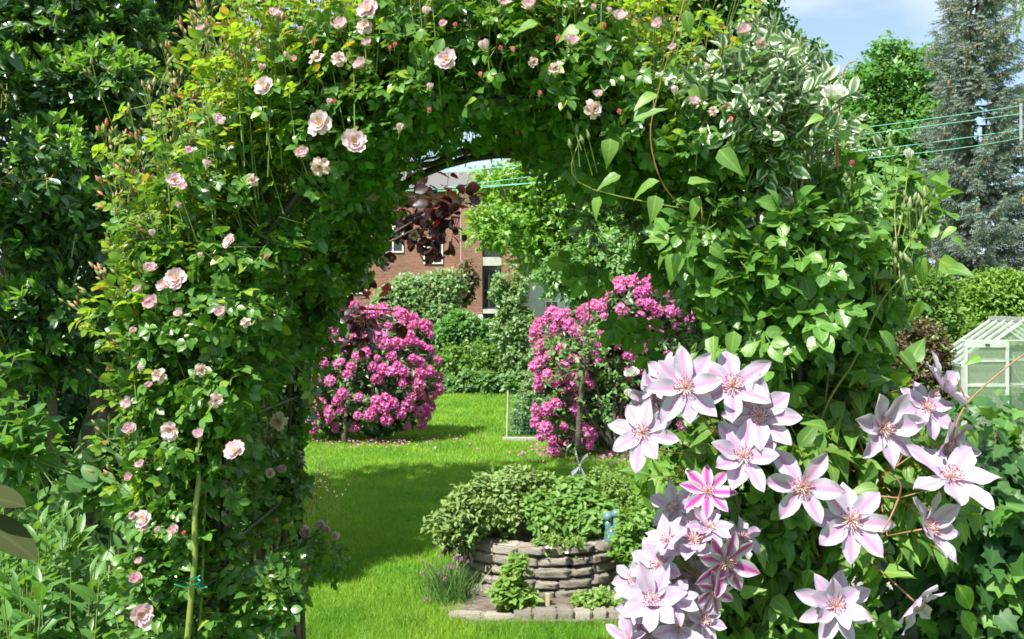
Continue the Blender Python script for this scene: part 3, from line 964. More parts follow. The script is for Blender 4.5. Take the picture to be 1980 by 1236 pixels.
# blue spruce
def sprig_t(n, seed, ln=.2, w=.05):
    r = random.Random(seed); V, f, uv = [], [], []
    for i in range(n):
        t = (i + .5) / n * 1.05
        a = i * 2.4 + r.uniform(-.4, .4)
        d = Vector((math.cos(a), .75, math.sin(a))).normalized() * ln * (1 - .35 * t) * r.uniform(.8, 1.2)
        s = Vector((-math.sin(a), 0, math.cos(a))) * w / 2
        b = Vector((0, t, 0)); k = len(V)
        V += [b - s, b + s, b + d]; f.append((k, k + 1, k + 2)); uv += [(.3, 0), (.7, 0), (.5, 1)]
    return tm(V, f, uv)


SPRIG = [sprig_t(20, 1, .26, .085), sprig_t(20, 2, .26, .085), sprig_t(22, 3, .24, .09)]


def spruce(cx, Y, H, lbl, seed=2):
    e = thing('blue_spruce', (cx, Y, 0), lbl, 'tree')
    trunk_mesh((cx, Y, -.05), (cx, Y, H), .19, .02, [], e, seed=seed)
    A, D, SZ, BA, BD, BLn = [], [], [], [], [], []
    cones = MB()
    z = .5
    r = random.Random(seed)
    while z < H - .1:
        Lb = min(1.35, .22 + .175 * (H - z)) * r.uniform(.85, 1.05)
        nb = 11 if z < H * .8 else 8
        for b in range(nb):
            a = r.uniform(0, 6.283); ll = Lb * r.uniform(.65, 1.12)
            el = np.interp(z / H, [0, .6, 1], [-.32, -.12, .35]) + r.uniform(-.12, .12)
            hor = np.array([math.cos(a), math.sin(a), 0])
            n = max(7, int(ll / .025))
            base = np.array([cx, Y, z])
            BA.append(base); BD.append(nrm(hor + UP * el)); BLn.append(ll)
            for i in range(n):
                t = .18 + .82 * (i + r.random()) / n
                p = base + (hor + UP * (el + .28 * t * t)) * ll * t
                side = np.array([-hor[1], hor[0], 0]) * r.uniform(-1, 1)
                d = nrm(hor * (.35 + .6 * t) + side * .75 - UP * r.uniform(.15, .95) * (1.1 - .7 * t))
                A.append(p); D.append(d); SZ.append(r.uniform(.15, .30) * (1.1 - .3 * t))
            if z > H * .35 and r.random() < .8:
                for q in range(r.randint(1, 3)):
                    t = r.uniform(.6, 1.0)
                    p = base + (hor + UP * (el + .28 * t * t)) * ll * t + np.array([r.uniform(-.08, .08), r.uniform(-.08, .08), -.03])
                    cones.lathe([(.004, 0), (.016, -.02), (.018, -.05), (.006, -.095)], p, 6)
        z += .17
    A, D, SZ = np.array(A), np.array(D), np.array(SZ)
    n0 = nrm(UP + rng.normal(0, .4, A.shape))
    scatter('crown', SPRIG, A, frames(D, n0), SZ, M_SPRUCE, e)
    twig_mesh('branches', np.array(BA), np.array(BD), np.array(BLn) * .9, .012, BARK, e)
    cn = cones.build('cones', surf_mat('cone', (.2, .13, .06), (.32, .22, .11), 60, .8), e); tag(cn, kind='stuff')


spruce(P(1893, 0, 17)[0], 17, 8.9, 'tall blue grey spruce with hanging sprays and brown cones')

# weeping birch twigs at the top right corner
e = thing('birch_tree', (P(2150, 0, 15)[0], 15, 0), 'weeping birch whose hanging twigs enter the top right corner', 'tree')
trunk_mesh((P(2150, 0, 15)[0], 15, -.05), (P(2120, 0, 15)[0], 15, 8.6), .14, .05, [P(1950, -120, 15), P(2000, -110, 14.6), P(2060, -150, 15.4), P(2200, -100, 15)], e,
           mat=surf_mat('birch_bark', (.5, .5, .48), (.12, .11, .1), 6, .8, lo=.5, hi=.7), seed=8)
hang = MB(); A, D = [], []
for i in range(46):
    px = rng.uniform(1935, 2110); ln = rng.uniform(.5, 1.75) * np.interp(px, [1935, 1985], [.55, 1])
    a = P(px, rng.uniform(-130, -60), 15 + rng.uniform(-.5, .5)); b = a + np.array([rng.normal(0, .08), rng.normal(0, .08), -ln])
    w_ = wiggle(a, b, 8, .015); hang.tube(w_, [.006, .006, .005, .005, .004, .004, .003, .003], 4)
    for t in np.arange(.05, 1, .03):
        i0 = min(6, int(t * 7)); f_ = t * 7 - i0
        A.append(w_[i0] * (1 - f_) + w_[i0 + 1] * f_); D.append(nrm(np.array([rng.normal(0, .6), rng.normal(0, .6), -1])))
A, D = np.array(A), np.array(D)
scatter('leaves', LOWPOLY, A, frames(D, nrm(rng.normal(size=A.shape) + UP * .3)), rng.uniform(.045, .075, len(A)), M_BIRCH, e)
hang.build('hanging_twigs', BARK, e)

# far hedges and shrubs at the end of the lawn
def shrub(name, lbl, cat, lst, Y, mat, n, k, size, twl, tmpl=LOWPOLY, lo=.45, dy=None, trunk=True, group=None, keep=None, droop=.1, leafname='foliage', up_n=.8, seed=1):
    bl = pblobs(lst, Y, dy)
    c = np.mean([b[:2] for b in bl], 0)
    e = broad_tree(name, (c[0], c[1], 0), lbl, cat, bl, mat, n, k, size, twl, tmpl, None, lo, group, keep, droop, up_n, leafname)
    if trunk:
        mb = MB()
        for i, b in enumerate(bl[:6]):
            a = np.array([c[0] + rng.uniform(-.15, .15), c[1] + rng.uniform(-.1, .1), -.02])
            mb.tube(wiggle(a, np.array(b[:3]), 6, .03), [.03, .027, .024, .02, .016, .01], 6)
        mb.build('stems', BARK, e, True)
    return e


shrub('hedge', 'clipped bright green hedge closing the far end of the lawn', 'hedge', [(870, 715, 40, 50), (920, 705, 45, 48), (975, 705, 45, 45), (1030, 710, 45, 48), (830, 720, 40, 50), (780, 720, 50, 55), (720, 720, 50, 60), (1090, 700, 50, 60), (1160, 690, 60, 70)], 19.6, M_HEDGE, 3000, 7, .085, .2)
shrub('rounded_shrub', 'rounded pale green shrub above the left rhododendron', 'shrub', [(800, 570, 55, 40), (850, 560, 45, 38), (760, 600, 50, 50), (840, 610, 60, 45), (790, 650, 60, 60), (880, 545, 28, 22)], 22, M_GREYSHRUB, 2600, 7, .10, .25)
shrub('bronze_shrub', 'bronze tinted shrub leaning over the corner of the brick building', 'shrub', [(905, 545, 18, 26), (893, 570, 22, 24), (900, 520, 12, 14)], 23, M_BERB, 420, 6, .09, .2, trunk=False)
shrub('elder_shrub', 'dark green shrub between the rounded shrub and the hedge', 'shrub', [(890, 640, 45, 38), (860, 665, 40, 40), (935, 650, 40, 30), (925, 680, 45, 35)], 20.8, M_MAPLE, 1500, 7, .10, .22)
shrub('low_plants', 'low dark green plants at the foot of the far hedge', 'plant', [(905, 740, 25, 20), (940, 742, 28, 22), (985, 745, 25, 18), (870, 748, 22, 16)], 18.9, M_MINT, 600, 6, .10, .16)
bl = pblobs([(985, 590, 26, 40), (965, 560, 16, 40), (1005, 560, 18, 36), (1010, 630, 30, 40), (975, 640, 32, 35), (1000, 690, 36, 40), (978, 540, 8, 22), (1000, 530, 8, 20), (958, 575, 10, 20)], 19.2)
broad_tree('pear_tree', P(995, 760, 19.2), 'slender young pear tree in front of the pale building', 'tree', bl, M_GREYSHRUB, 1000, 7, .085, .10, LOWPOLY, (P(995, 758, 19.2), P(990, 560, 19.2), .04, .012), .3, seed=12)
bl = pblobs([(1160, 505, 50, 30), (1110, 520, 40, 26), (1215, 510, 45, 32), (1140, 560, 55, 35), (1200, 570, 60, 45), (1090, 550, 30, 22), (1250, 580, 60, 50), (1300, 560, 60, 60)], 14)
broad_tree('apple_tree', P(1190, 818, 14), 'spreading apple tree behind the right rhododendron', 'tree', bl, M_APPLE, 1500, 8, .095, .22, LOWPOLY, (P(1190, 822, 14), P(1190, 560, 14), .07, .03), .3, seed=13, droop=.4, lobes=60)

# right background: cypress hedge, shrub, barberry
shrub('cypress_hedge', 'yellow green cypress hedge in front of the spruce', 'hedge', [(1890, 580, 45, 50), (1935, 570, 45, 48), (1985, 580, 50, 55), (1830, 610, 45, 45), (1880, 630, 60, 45), (1960, 640, 70, 60), (2060, 590, 70, 70), (1905, 545, 16, 22), (1955, 545, 16, 22)], 15, M_CYPRESS, 3400, 7, .085, .22, [leaf_t('lance', .25, .3, .1, 2)], seed=3)
shrub('privet_shrub', 'loose light green shrub left of the cypress hedge', 'shrub', [(1760, 570, 60, 45), (1810, 560, 40, 40), (1740, 620, 55, 50), (1800, 610, 55, 45), (1700, 600, 50, 60), (1840, 650, 50, 40)], 14, M_HEDGE, 2300, 7, .075, .18)
shrub('barberry_shrub', 'brownish purple barberry beside the greenhouse', 'shrub', [(1745, 650, 45, 40), (1790, 670, 45, 50), (1760, 720, 55, 60), (1810, 700, 32, 45), (1720, 700, 50, 60), (1800, 770, 50, 60)], 11.8, M_BERB, 2000, 8, .05, .16)
shrub('back_planting', 'mixed green bushes behind the right end of the arch', 'shrub', [(1400, 620, 120, 90), (1520, 640, 110, 90), (1620, 650, 90, 90), (1330, 600, 80, 80), (1460, 720, 120, 80), (1600, 740, 100, 80)], 13, M_HEDGE, 2200, 7, .10, .24)


# ------------------------------------------------------------------ rhododendrons
def truss_mesh(seed):
    """dome of a dozen five-lobed florets"""
    r = random.Random(seed); V, f, uv = [], [], []
    nf = 15
    for i in range(nf):
        z = 1 - (i + .5) / nf * 1.25
        a = i * 2.4 + r.uniform(-.2, .2)
        s = math.sqrt(max(0, 1 - z * z))
        n = Vector((math.cos(a) * s, math.sin(a) * s, z)).normalized()
        c = n * .62
        x = n.orthogonal().normalized(); y = n.cross(x)
        k = len(V)
        c = c * r.uniform(.8, 1.15); V.append(c * .8); uv.append((.5, 0))
        ph = r.uniform(0, 1)
        for j in range(10):
            an = 2 * math.pi * (j + ph) / 10
            rr = (.52 if j % 2 == 0 else .24) * r.uniform(.8, 1.2)
            V.append(c + (x * math.cos(an) + y * math.sin(an)) * rr + n * (.30 if j % 2 == 0 else .20)); uv.append((.5, 1))
        f += [(k, k + 1 + j, k + 1 + (j + 1) % 10) for j in range(10)]
    t = tm(V, f, uv)
    return t


TRUSS = [truss_mesh(i) for i in range(7)]


def tmesh(name, t):
    return mesh_from(name, t['v'], t['loops'], t['tot'], t['uv'][t['loops']])


TRUSS_ME = [tmesh('flower_truss', t) for t in TRUSS]
for me in TRUSS_ME: me.materials.append(M_RHODOFL)


def rhodo(label, blobs, ntr, nleaf, base, stems, hollow=None, inner=()):
    e = thing('rhododendron', base, label, 'rhododendron', 'flowering rhododendrons on the lawn')
    keep = hollow
    a, d = blob_sample(blobs, nleaf, .62, keep, .11)
    d = nrm(d + UP * .3 + rng.normal(0, .3, d.shape))
    if len(inner):
        ai, di = blob_sample(inner, 420, .2); a, d = np.vstack([a, ai]), np.vstack([d, di])
    p, fr, s = twig_leaves(a, d, 9, .095, .06, along=.35, radial=.9, droop=.25, up_n=.5, out_n=.6, tip=True)
    scatter('foliage', ELL, p, fr, s, M_RHODO, e)
    mb = MB()
    for q in stems: mb.tube(wiggle(q[0], q[1], 7, .03), list(np.linspace(.035, .014, 7)), 7)
    for b in blobs: mb.tube(wiggle((base[0], base[1], .02), b[:3], 7, .03), list(np.linspace(.03, .012, 7)), 6)
    mb.build('trunk', BARK, e, True)
    # trusses on the outer surface, spaced like the plant sets them
    pts, nn = blob_sample(blobs, ntr * 6, .97, keep)
    sel = []
    for i in range(len(pts)):
        if nn[i][2] < -.75: continue
        if all(np.sum((pts[i] - pts[j]) ** 2) > .092 ** 2 for j in sel): sel.append(i)
        if len(sel) >= ntr: break
    vis = sorted(sel, key=lambda i: np.dot(nn[i], nrm(np.array([0, 0, CZ]) - pts[i])), reverse=True)
    for c_, i in enumerate(vis[:100]):
        o = bpy.data.objects.new('flower_truss', TRUSS_ME[c_ % 7]); COL.objects.link(o); o.parent = e
        o.location = tuple(pts[i] - origin_of(e))
        zdir = Vector(nrm(nn[i] + np.array([0, 0, .45]) + rng.normal(0, .15, 3)))
        o.rotation_euler = zdir.to_track_quat('Z', 'Y').to_euler()
        sc_ = rng.uniform(.052, .095); o.scale = (sc_ * rng.uniform(.85, 1.1), sc_ * rng.uniform(.85, 1.1), sc_ * rng.uniform(.7, 1.0))
    rest = vis[100:]
    if rest:
        zd = nrm(nn[rest] + np.array([0, 0, .45])); y = nrm(np.cross(zd, np.array([.3, .5, .1]))); x = np.cross(y, zd)
        o = scatter('flower_trusses', TRUSS, pts[rest], np.stack([x, y, zd], -1), rng.uniform(.066, .09, len(rest)), M_RHODOFL, e)
        tag(o, kind='stuff')
    return e


c = P(725, 858, 12.3)
bl = pblobs([(735, 690, 95, 95, 12.4), (770, 730, 82, 90, 12.3), (700, 760, 100, 85, 12.3), (650, 720, 95, 100, 12.5), (740, 790, 88, 55, 12.2), (640, 800, 75, 50, 12.3), (700, 650, 70, 60, 12.5), (790, 660, 50, 45, 12.5)], 12.4)
rhodo('round pink flowering rhododendron on the lawn left of the arch opening', bl, 230, 700, c, [(P(668, 862, 11.9), P(672, 780, 12.0))])
c = P(1190, 884, 11.1)
bl = pblobs([(1120, 650, 85, 65, 11.2), (1090, 710, 55, 70, 11.1), (1075, 800, 40, 62, 11.0), (1230, 620, 85, 80, 11.4), (1270, 690, 80, 70, 11.3), (1180, 680, 85, 60, 11.2), (1310, 660, 60, 80, 11.5), (1100, 850, 45, 30, 10.9), (1270, 800, 60, 70, 11.5)], 11.2)
rhodo('ragged pink flowering rhododendron with a dark hollow behind the thin young tree', bl, 270, 620, c, [], None, pblobs([(1190, 810, 110, 75, 11.9), (1260, 830, 80, 60, 12.0), (1180, 730, 100, 70, 11.8), (1120, 780, 60, 80, 11.7), (1300, 760, 60, 90, 12.0)], 11.9))

# fallen petals under both
PETAL_T = [leaf_t('oval', .45, .3, .2, 3)]
pp = []
for (cx, cy, sx, sy, n) in ((720, 862, 130, 8, 150), (1065, 880, 50, 14, 170), (1210, 888, 100, 12, 130), (900, 855, 60, 18, 25), (1230, 905, 60, 20, 30)):
    for i in range(n):
        px, py = rng.normal(cx, sx * .6), max(838, rng.normal(cy, sy * .7))
        Y = CZ * F / (py - HY); pp.append(((px - CX) / F * Y, Y, .045 + rng.uniform(0, .01)))
pp = np.array(pp)
o = scatter('fallen_petals', PETAL_T, pp, frames(nrm(np.c_[rng.normal(size=(len(pp), 2)), np.zeros(len(pp))]), nrm(UP + rng.normal(0, .4, (len(pp), 3)))), rng.uniform(.018, .035, len(pp)), M_RHODOFL)
tag(o, 'scattered fallen pink petals lying in the grass', 'petals', kind='stuff')

# thin young tree in front of the right rhododendron
e = thing('young_tree', P(1117, 893, 10.5), 'thin staked looking young tree with sparse leaves before the right rhododendron', 'tree')
e['label'] = 'thin stemmed young tree with sparse leaves before the right rhododendron'
mb = MB()
k = 10.5
pts = [P(1117, 893, k), P(1119, 830, k), P(1123, 770, k), P(1128, 710, k), P(1132, 650, k), P(1130, 590, k)]
mb.tube(pts, [.036, .032, .03, .027, .02, .01], 8)
tips = [(1060, 680), (1075, 720), (1180, 700), (1195, 740), (1100, 640), (1160, 640), (1050, 745), (1170, 790), (1150, 660), (1085, 660)]
for q in tips:
    i = rng.integers(2, 5); mb.tube(wiggle(pts[i], P(q[0], q[1], k + rng.uniform(-.3, .2)), 6, .012), [.012, .01, .008, .007, .005, .003], 5)
mb.build('trunk', BARK, e, True)
bl = pblobs([(q[0], q[1], 26, 20, k) for q in tips] + [(1130, 700, 50, 30, k - .1), (1060, 780, 16, 26, k), (1140, 790, 26, 20, k)], k)
a, d = blob_sample(bl, 95, .1)
p_, fr, s = twig_leaves(a, nrm(d + UP * .3), 6, .06, .12, droop=.4)
scatter('crown', SIMPLE, p_, fr, s, M_APPLE, e)

# bush in a wire cage at the lawn's edge
e = thing('wire_cage', P(1012, 848, 12.4), 'green wire netting cage with a pale stake left of the right rhododendron', 'fence')
m = MB()
x0, x1, y0, y1 = P(980, 0, 12.4)[0], P(1050, 0, 12.4)[0], 12.35, 12.95
wire = []
for z in np.arange(.05, .60, .05):
    for a, b in (((x0, y0), (x1, y0)), ((x0, y0), (x0, y1))):
        m.tube([(*a, z), (*b, z)], .0022, 3, caps=False)
for t in np.arange(0, 1.01, .09):
    m.tube([(x0 + (x1 - x0) * t, y0, 0), (x0 + (x1 - x0) * t, y0, .58)], .0022, 3, caps=False)
    m.tube([(x0, y0 + (y1 - y0) * t, 0), (x0, y0 + (y1 - y0) * t, .58)], .0022, 3, caps=False)
m.build('netting', surf_mat('green_wire', (.05, .16, .11), None, rough=.5), e)
for x in (x0, x1):
    m = MB(); m.tube([(x, y0 - .012, -.05), (x + .015, y0 - .012, .60)], .011, 6); m.build('stake', surf_mat('pale_wood', (.40, .36, .28), (.5, .46, .38), 20, .8), e)
shrub('caged_bush', 'small fine leaved bush standing inside the wire cage', 'shrub', [(1020, 790, 26, 45), (1035, 755, 24, 40), (1012, 815, 28, 28), (1045, 810, 25, 35), (1025, 735, 14, 22)], 12.75, M_GREYSHRUB, 900, 7, .05, .1)
m = MB(); m.box((P(972, 0, 12.3)[0], 12.14, -.03), (P(1042, 0, 12.3)[0], 12.22, .045)); o = m.build('kerb_stone', M_CONC)
tag(o, 'low concrete edging strip lying in front of the wire cage', 'kerb')

# ------------------------------------------------------------------ greenhouse
M_ALU = surf_mat('aluminium', (.56, .58, .57), (.42, .44, .43), 9, .45, metal=.25)
def pane_mat():
    m, n, o = new_mat('greenhouse_glass')
    N, K = n.nodes.new, n.links.new
    t = N('ShaderNodeBsdfTransparent'); t.inputs[0].default_value = (.86, .93, .86, 1)
    p = N('ShaderNodeBsdfPrincipled'); p.inputs['Base Color'].default_value = (.55, .62, .52, 1); p.inputs['Roughness'].default_value = .12
    tr = N('ShaderNodeBsdfTranslucent'); tr.inputs[0].default_value = (.6, .68, .55, 1)
    a = N('ShaderNodeMixShader'); a.inputs[0].default_value = .5; K(p.outputs[0], a.inputs[1]); K(tr.outputs[0], a.inputs[2])
    b = N('ShaderNodeMixShader'); b.inputs[0].default_value = .34; K(t.outputs[0], b.inputs[1]); K(a.outputs[0], b.inputs[2]); K(b.outputs[0], o.inputs[0])
    return m
M_PANE = pane_mat()
gh = thing('greenhouse', (P(1862, 0, 11)[0], 11, 0), 'small white framed greenhouse with a sloping glazed roof', 'greenhouse')
g0 = np.array([P(1862, 0, 11)[0], 11.0]); gx = np.array([1.0, .06]); gx /= np.linalg.norm(gx); gy = np.array([.25, 1.0]); gy /= np.linalg.norm(gy)
GW, GL, GE, GR = 1.40, 1.60, .985, 1.49
G = lambda u, v, z: (g0[0] + gx[0] * u + gy[0] * v, g0[1] + gx[1] * u + gy[1] * v, z)
m = MB(); B_ = .032
for u in (0, GW):
    for v in (0, GL / 2, GL):
        m.bar(G(u, v, 0), G(u, v, GE), B_, B_, (gx[0], gx[1], 0))
    m.bar(G(u, -.02, GE), G(u, GL + .02, GE), .045, .03)
    m.bar(G(u, 0, .03), G(u, GL, .03), .04, .06)
for v in (0, GL):
    m.bar(G(0, v, .03), G(GW, v, .03), .04, .055)
    if v: m.bar(G(0, v, GE - .01), G(GW, v, GE - .01), .03, .03)
m.bar(G(GW * .95, 0, 0), G(GW * .95, 0, GE), .03, .03, (1, 0, 0))
m.bar(G(.02, .02, .1), G(.35, .02, .62), .012, .008)
m.build('frame', M_ALU, gh)
rfm = MB()
rfm.bar(G(GW / 2, -.05, GR + .01), G(GW / 2, GL + .05, GR + .01), .06, .05)
for i in range(5):
    v = GL * i / 4
    for u in (-.03, GW + .03):
        rfm.bar(G(u, v, GE + .015), G(GW / 2, v, GR), .036 if i in (0, 4) else .026, .026)
rfo = rfm.build('roof_frame', M_ALU, gh)
p = MB()
p.add([G(-.03, 0, GE + .012), G(-.03, GL, GE + .012), G(GW / 2, GL, GR - .004), G(GW / 2, 0, GR - .004)], [(0, 1, 2, 3)])
p.add([G(GW + .03, 0, GE + .012), G(GW + .03, GL, GE + .012), G(GW / 2, GL, GR - .004), G(GW / 2, 0, GR - .004)], [(0, 3, 2, 1)])
p.build('roof_panes', M_PANE, gh)
p = MB()
p.add([G(.0, .0, .06), G(0, GL, .06), G(0, GL, GE), G(0, 0, GE)], [(0, 1, 2, 3)])
p.add([G(GW, .0, .06), G(GW, GL, .06), G(GW, GL, GE), G(GW, 0, GE)], [(0, 3, 2, 1)])
p.add([G(0, GL, .06), G(GW, GL, .06), G(GW, GL, GE), G(GW / 2, GL, GR - .02), G(0, GL, GE)], [(0, 1, 2, 3, 4)])
p.add([G(0.0, .003, .06), G(GW, .003, .06), G(GW, .003, GE), G(GW / 2, .003, GR - .02), G(0, .003, GE)], [(0, 4, 3, 2, 1)])
p.build('wall_panes', M_PANE, gh)
# sliding door pushed to the left, its rail running on to the right
dr = MB()
d0, d1, dz0, dz1 = .02, .49, .03, 1.255
for u in (d0, d1): dr.bar(G(u, -.05, dz0), G(u, -.05, dz1), .032, .03, (gx[0], gx[1], 0))
for z, h in ((dz1 - .03, .07), (1.04, .016), (.775, .03), (.46, .03), (.06, .05)):
    dr.bar(G(d0 + .017, -.05, z), G(d1 - .017, -.05, z), .022, h)
door = dr.build('sliding_door', M_ALU, gh)
hp = MB(); hp.add([G(d0, -.045, dz0), G(d1, -.045, dz0), G(d1, -.045, dz1), G(d0, -.045, dz1)], [(0, 1, 2, 3)]); hp.build('pane', M_PANE, door)
hd = MB(); hd.bar(G(.24, -.068, dz1 - .035), G(.29, -.068, dz1 - .035), .008, .02); hd.build('handle', M_DFRAME, door)
rl = MB(); rl.bar(G(-.02, -.045, dz1 + .012), G(GW - .06, -.045, dz1 + .012), .03, .014); rl.build('door_rail', M_ALU, gh)
t = MB(); t.lathe([(.055, 0), (.07, .11), (.074, .12), (.07, .12), (.06, .10)], G(.60, .5, .74), 14)
t.build('plant_pot', surf_mat('black_plastic', (.012, .012, .013), None, rough=.5), None)
po = bpy.data.objects['plant_pot']; tag(po, 'black plastic plant pot standing inside the greenhouse', 'pot')
sh = MB(); sh.box((G(.35, .35, 0)[0], G(.35, .35, 0)[1], .715), (G(1.0, .65, 0)[0], G(.9, .65, 0)[1] + .1, .74)); sh.bar(G(.45, .45, 0), G(.45, .45, .715), .02, .02, (1, 0, 0)); sh.bar(G(.9, .45, 0), G(.9, .45, .715), .02, .02, (1, 0, 0)); sh.build('shelf', M_ALU, gh)
bl = [(*G(.35, .8, .2), .3, .45, .22), (*G(.85, .7, .3), .28, .4, .3), (*G(.6, 1.2, .4), .4, .3, .3)]
a, d = blob_sample(bl, 260, .3)
e = thing('greenhouse_plants', G(.5, .8, 0), 'leafy young plants growing inside the greenhouse', 'plants')
p_, fr, s = twig_leaves(a, nrm(d + UP), 6, .075, .1)
scatter('foliage', SIMPLE, p_, fr, s, M_HERB, e)
mb = MB()
for q in bl: mb.tube(wiggle((q[0], q[1], 0), (q[0], q[1], q[2] + q[5] * .6), 5, .01), .008, 5)
mb.build('stems', GREENSTEM, e)

# ------------------------------------------------------------------ clothes line
M_LINE = surf_mat('green_line', (.22, .60, .48), None, rough=.4)
e = thing('clothes_line', P(1976, 480, 6.2), 'four green washing lines strung from a pole at the right edge', 'clothes line')
rows = [((1976, 204), (1610, 254), (1000, 320)), ((1976, 220), (1585, 271), (1000, 345)), ((1976, 250), (1640, 295), (1000, 357)), ((1976, 266), (1680, 306), (900, 362))]
for q in rows:
    Ys = [6.2, 8.6, 13.0]
    A = np.array([P(*c_, y) for c_, y in zip(q, Ys)])
    pts = []
    # quadratic through the three points, run on past the last to its far post
    for t in np.linspace(0, 1.16, 26):
        tt = t * 2; l0 = (tt - 1) * (tt - 2) / 2; l1 = -tt * (tt - 2); l2 = tt * (tt - 1) / 2
        yv = 6.2 + (13.0 - 6.2) * t
        u = (yv - Ys[0]); 
        c0 = (yv - Ys[1]) * (yv - Ys[2]) / ((Ys[0] - Ys[1]) * (Ys[0] - Ys[2])); c1 = (yv - Ys[0]) * (yv - Ys[2]) / ((Ys[1] - Ys[0]) * (Ys[1] - Ys[2])); c2 = (yv - Ys[0]) * (yv - Ys[1]) / ((Ys[2] - Ys[0]) * (Ys[2] - Ys[1]))
        pts.append(A[0] * c0 + A[1] * c1 + A[2] * c2)
    m = MB(); m.tube(pts, [.0022 + .0022 * i / 25 for i in range(26)], 5); m.build('line', M_LINE, e)
m = MB()
b_ = P(1986, 0, 6.25)
m.tube([(b_[0], b_[1], -.05), (b_[0], b_[1], P(0, 196, 6.25)[2])], .007, 8)
m.build('pole', surf_mat('galvanised', (.45, .46, .44), None, rough=.45, metal=.5), e)
m = MB(); m.bar(P(1974, 200, 6.22), P(1974, 272, 6.22), .012, .012, (1, 0, 0)); m.build('bracket', M_ZINC, e)

# ------------------------------------------------------------------ herb bed: stone wall, edging, plants, ornaments
M_STONE = surf_mat('sandstone', (.45, .41, .34), (.66, .60, .51), 20, .9, bump=1.0, bscale=45, iso=True)


def stone_mesh(seed):
    import bmesh
    r = random.Random(seed)
    bm = bmesh.new(); bmesh.ops.create_cube(bm, size=1)
    bmesh.ops.bevel(bm, geom=bm.edges[:] + bm.verts[:], offset=.10, segments=2, affect='EDGES')
    bmesh.ops.triangulate(bm, faces=[f for f in bm.faces if len(f.verts) > 4])
    bmesh.ops.subdivide_edges(bm, edges=[e_ for e_ in bm.edges if e_.calc_length() > .4], cuts=4, use_grid_fill=True)
    o_ = r.uniform(0, 90)
    for v in bm.verts:
        n = mnoise.noise_vector(v.co * 1.6 + Vector((o_, 0, 0))) * .055 + mnoise.noise_vector(v.co * 5 + Vector((o_, 3, 0))) * .035 + mnoise.noise_vector(v.co * 13 + Vector((o_, 7, 0))) * .02
        v.co += n
    me = bpy.data.meshes.new('stone'); bm.to_mesh(me); bm.free()
    for p in me.polygons: p.use_smooth = True
    me.materials.append(M_STONE)
    return me


STONES = [stone_mesh(i) for i in range(9)]
wall = thing('stone_wall', (HB[0], HB[1], 0), 'round dry stone wall of beige stones holding the herb bed', 'stone wall')
r = random.Random(4)
hc = .058
for c_ in range(5):
    a = -math.pi * 1.12 + r.uniform(0, .2)
    rad = HR - .004 * c_
    while a < .25:
        ln = r.uniform(.10, .20); da = ln / rad
        am = a + da / 2
        if not (am + da / 2 > .3):
            o = bpy.data.objects.new('stone', STONES[r.randrange(9)]); COL.objects.link(o); o.parent = wall
            rr = rad - .05 + r.uniform(-.008, .010)
            o.location = (rr * math.cos(am), rr * math.sin(am), .012 + hc * (c_ + .5) + r.uniform(-.003, .003))
            o.rotation_euler = (r.uniform(-.05, .05), r.uniform(-.04, .04), am + math.pi / 2 + r.uniform(-.07, .07))
            o.scale = (ln * .985, .13, hc * (.97 + r.uniform(-.2, .14)))
            if c_ == 5 and -1.7 < am < -1.2: o.location.z += .0
        a += da * 1.005
m = MB()
pts = [(HB[0] + .41 * math.cos(t_), HB[1] + .41 * math.sin(t_)) for t_ in np.linspace(0, 6.283, 25)[:-1]]
m.add([(x, y, .26) for x, y in pts] + [(x, y, .02) for x, y in pts] + [(HB[0], HB[1], .32)], [(i, (i + 1) % 24, 48) for i in range(24)] + [(i, i + 24, (i + 1) % 24 + 24, (i + 1) % 24) for i in range(24)])
m.build('soil_fill', SOIL, wall)
# shells and a loose tile on the wall's top course
r = random.Random(9)
edg = thing('stone_edging', P(1070, 1200, 5.1), 'row of squared kerb stones along the front of the herb bed', 'edging')
x = P(872, 0, 5.25)[0]
xe = P(1300, 0, 5.1)[0]
while x < xe:
    ln = r.uniform(.07, .13) if x > -.02 else r.uniform(.14, .22)
    t_ = (x + ln / 2 + .3) / .8
    yy = 5.12 + .10 * (t_ - .5) ** 2 - .02
    o = bpy.data.objects.new('stone', STONES[r.randrange(9)]); COL.objects.link(o); o.parent = edg
    o.location = tuple(np.array([x + ln / 2, yy, .022 + (.008 if x > -.02 else 0)]) - origin_of(edg)); o.scale = (ln * .99, .085, .085 if x > -.02 else .05)
    o.rotation_euler = (0, 0, r.uniform(-.08, .08)); x += ln
m = MB(); q = P(1058, 1190, 5.22); m.box((q[0] - .01, q[1] - .01, .0), (q[0] + .012, q[1] + .01, .115))
o = m.build('plant_label', surf_mat('wood_tag', (.42, .36, .22), None, rough=.8)); tag(o, 'small pale wooden plant tag stuck in the soil before the stone wall', 'plant tag')


def clump(name, label, cat, lst, Y, mat, n, k, size, twl, tmpl, base, tip=True, droop=.1, up=.6, along=.5, radial=.8, lo=.3, stem=GREENSTEM, dy=None, r_=.002, group=None, seglen=None, up_n=.7):
    bl = pblobs(lst, Y, dy)
    e = thing(name, base, label, cat, group)
    a, d = blob_sample(bl, n, lo, None, .4 * twl + .3 * size)
    d = nrm(d * .6 + UP * up + rng.normal(0, .22, d.shape))
    p, fr, s = twig_leaves(a, d, k, size, twl, tip=False, droop=droop, along=along, radial=radial, up_n=up_n)
    scatter('leaves', tmpl, p, fr, s, mat, e)
    twig_mesh('stems', a, d, twl * 1.0, r_, stem, e, back=.9)
    return e


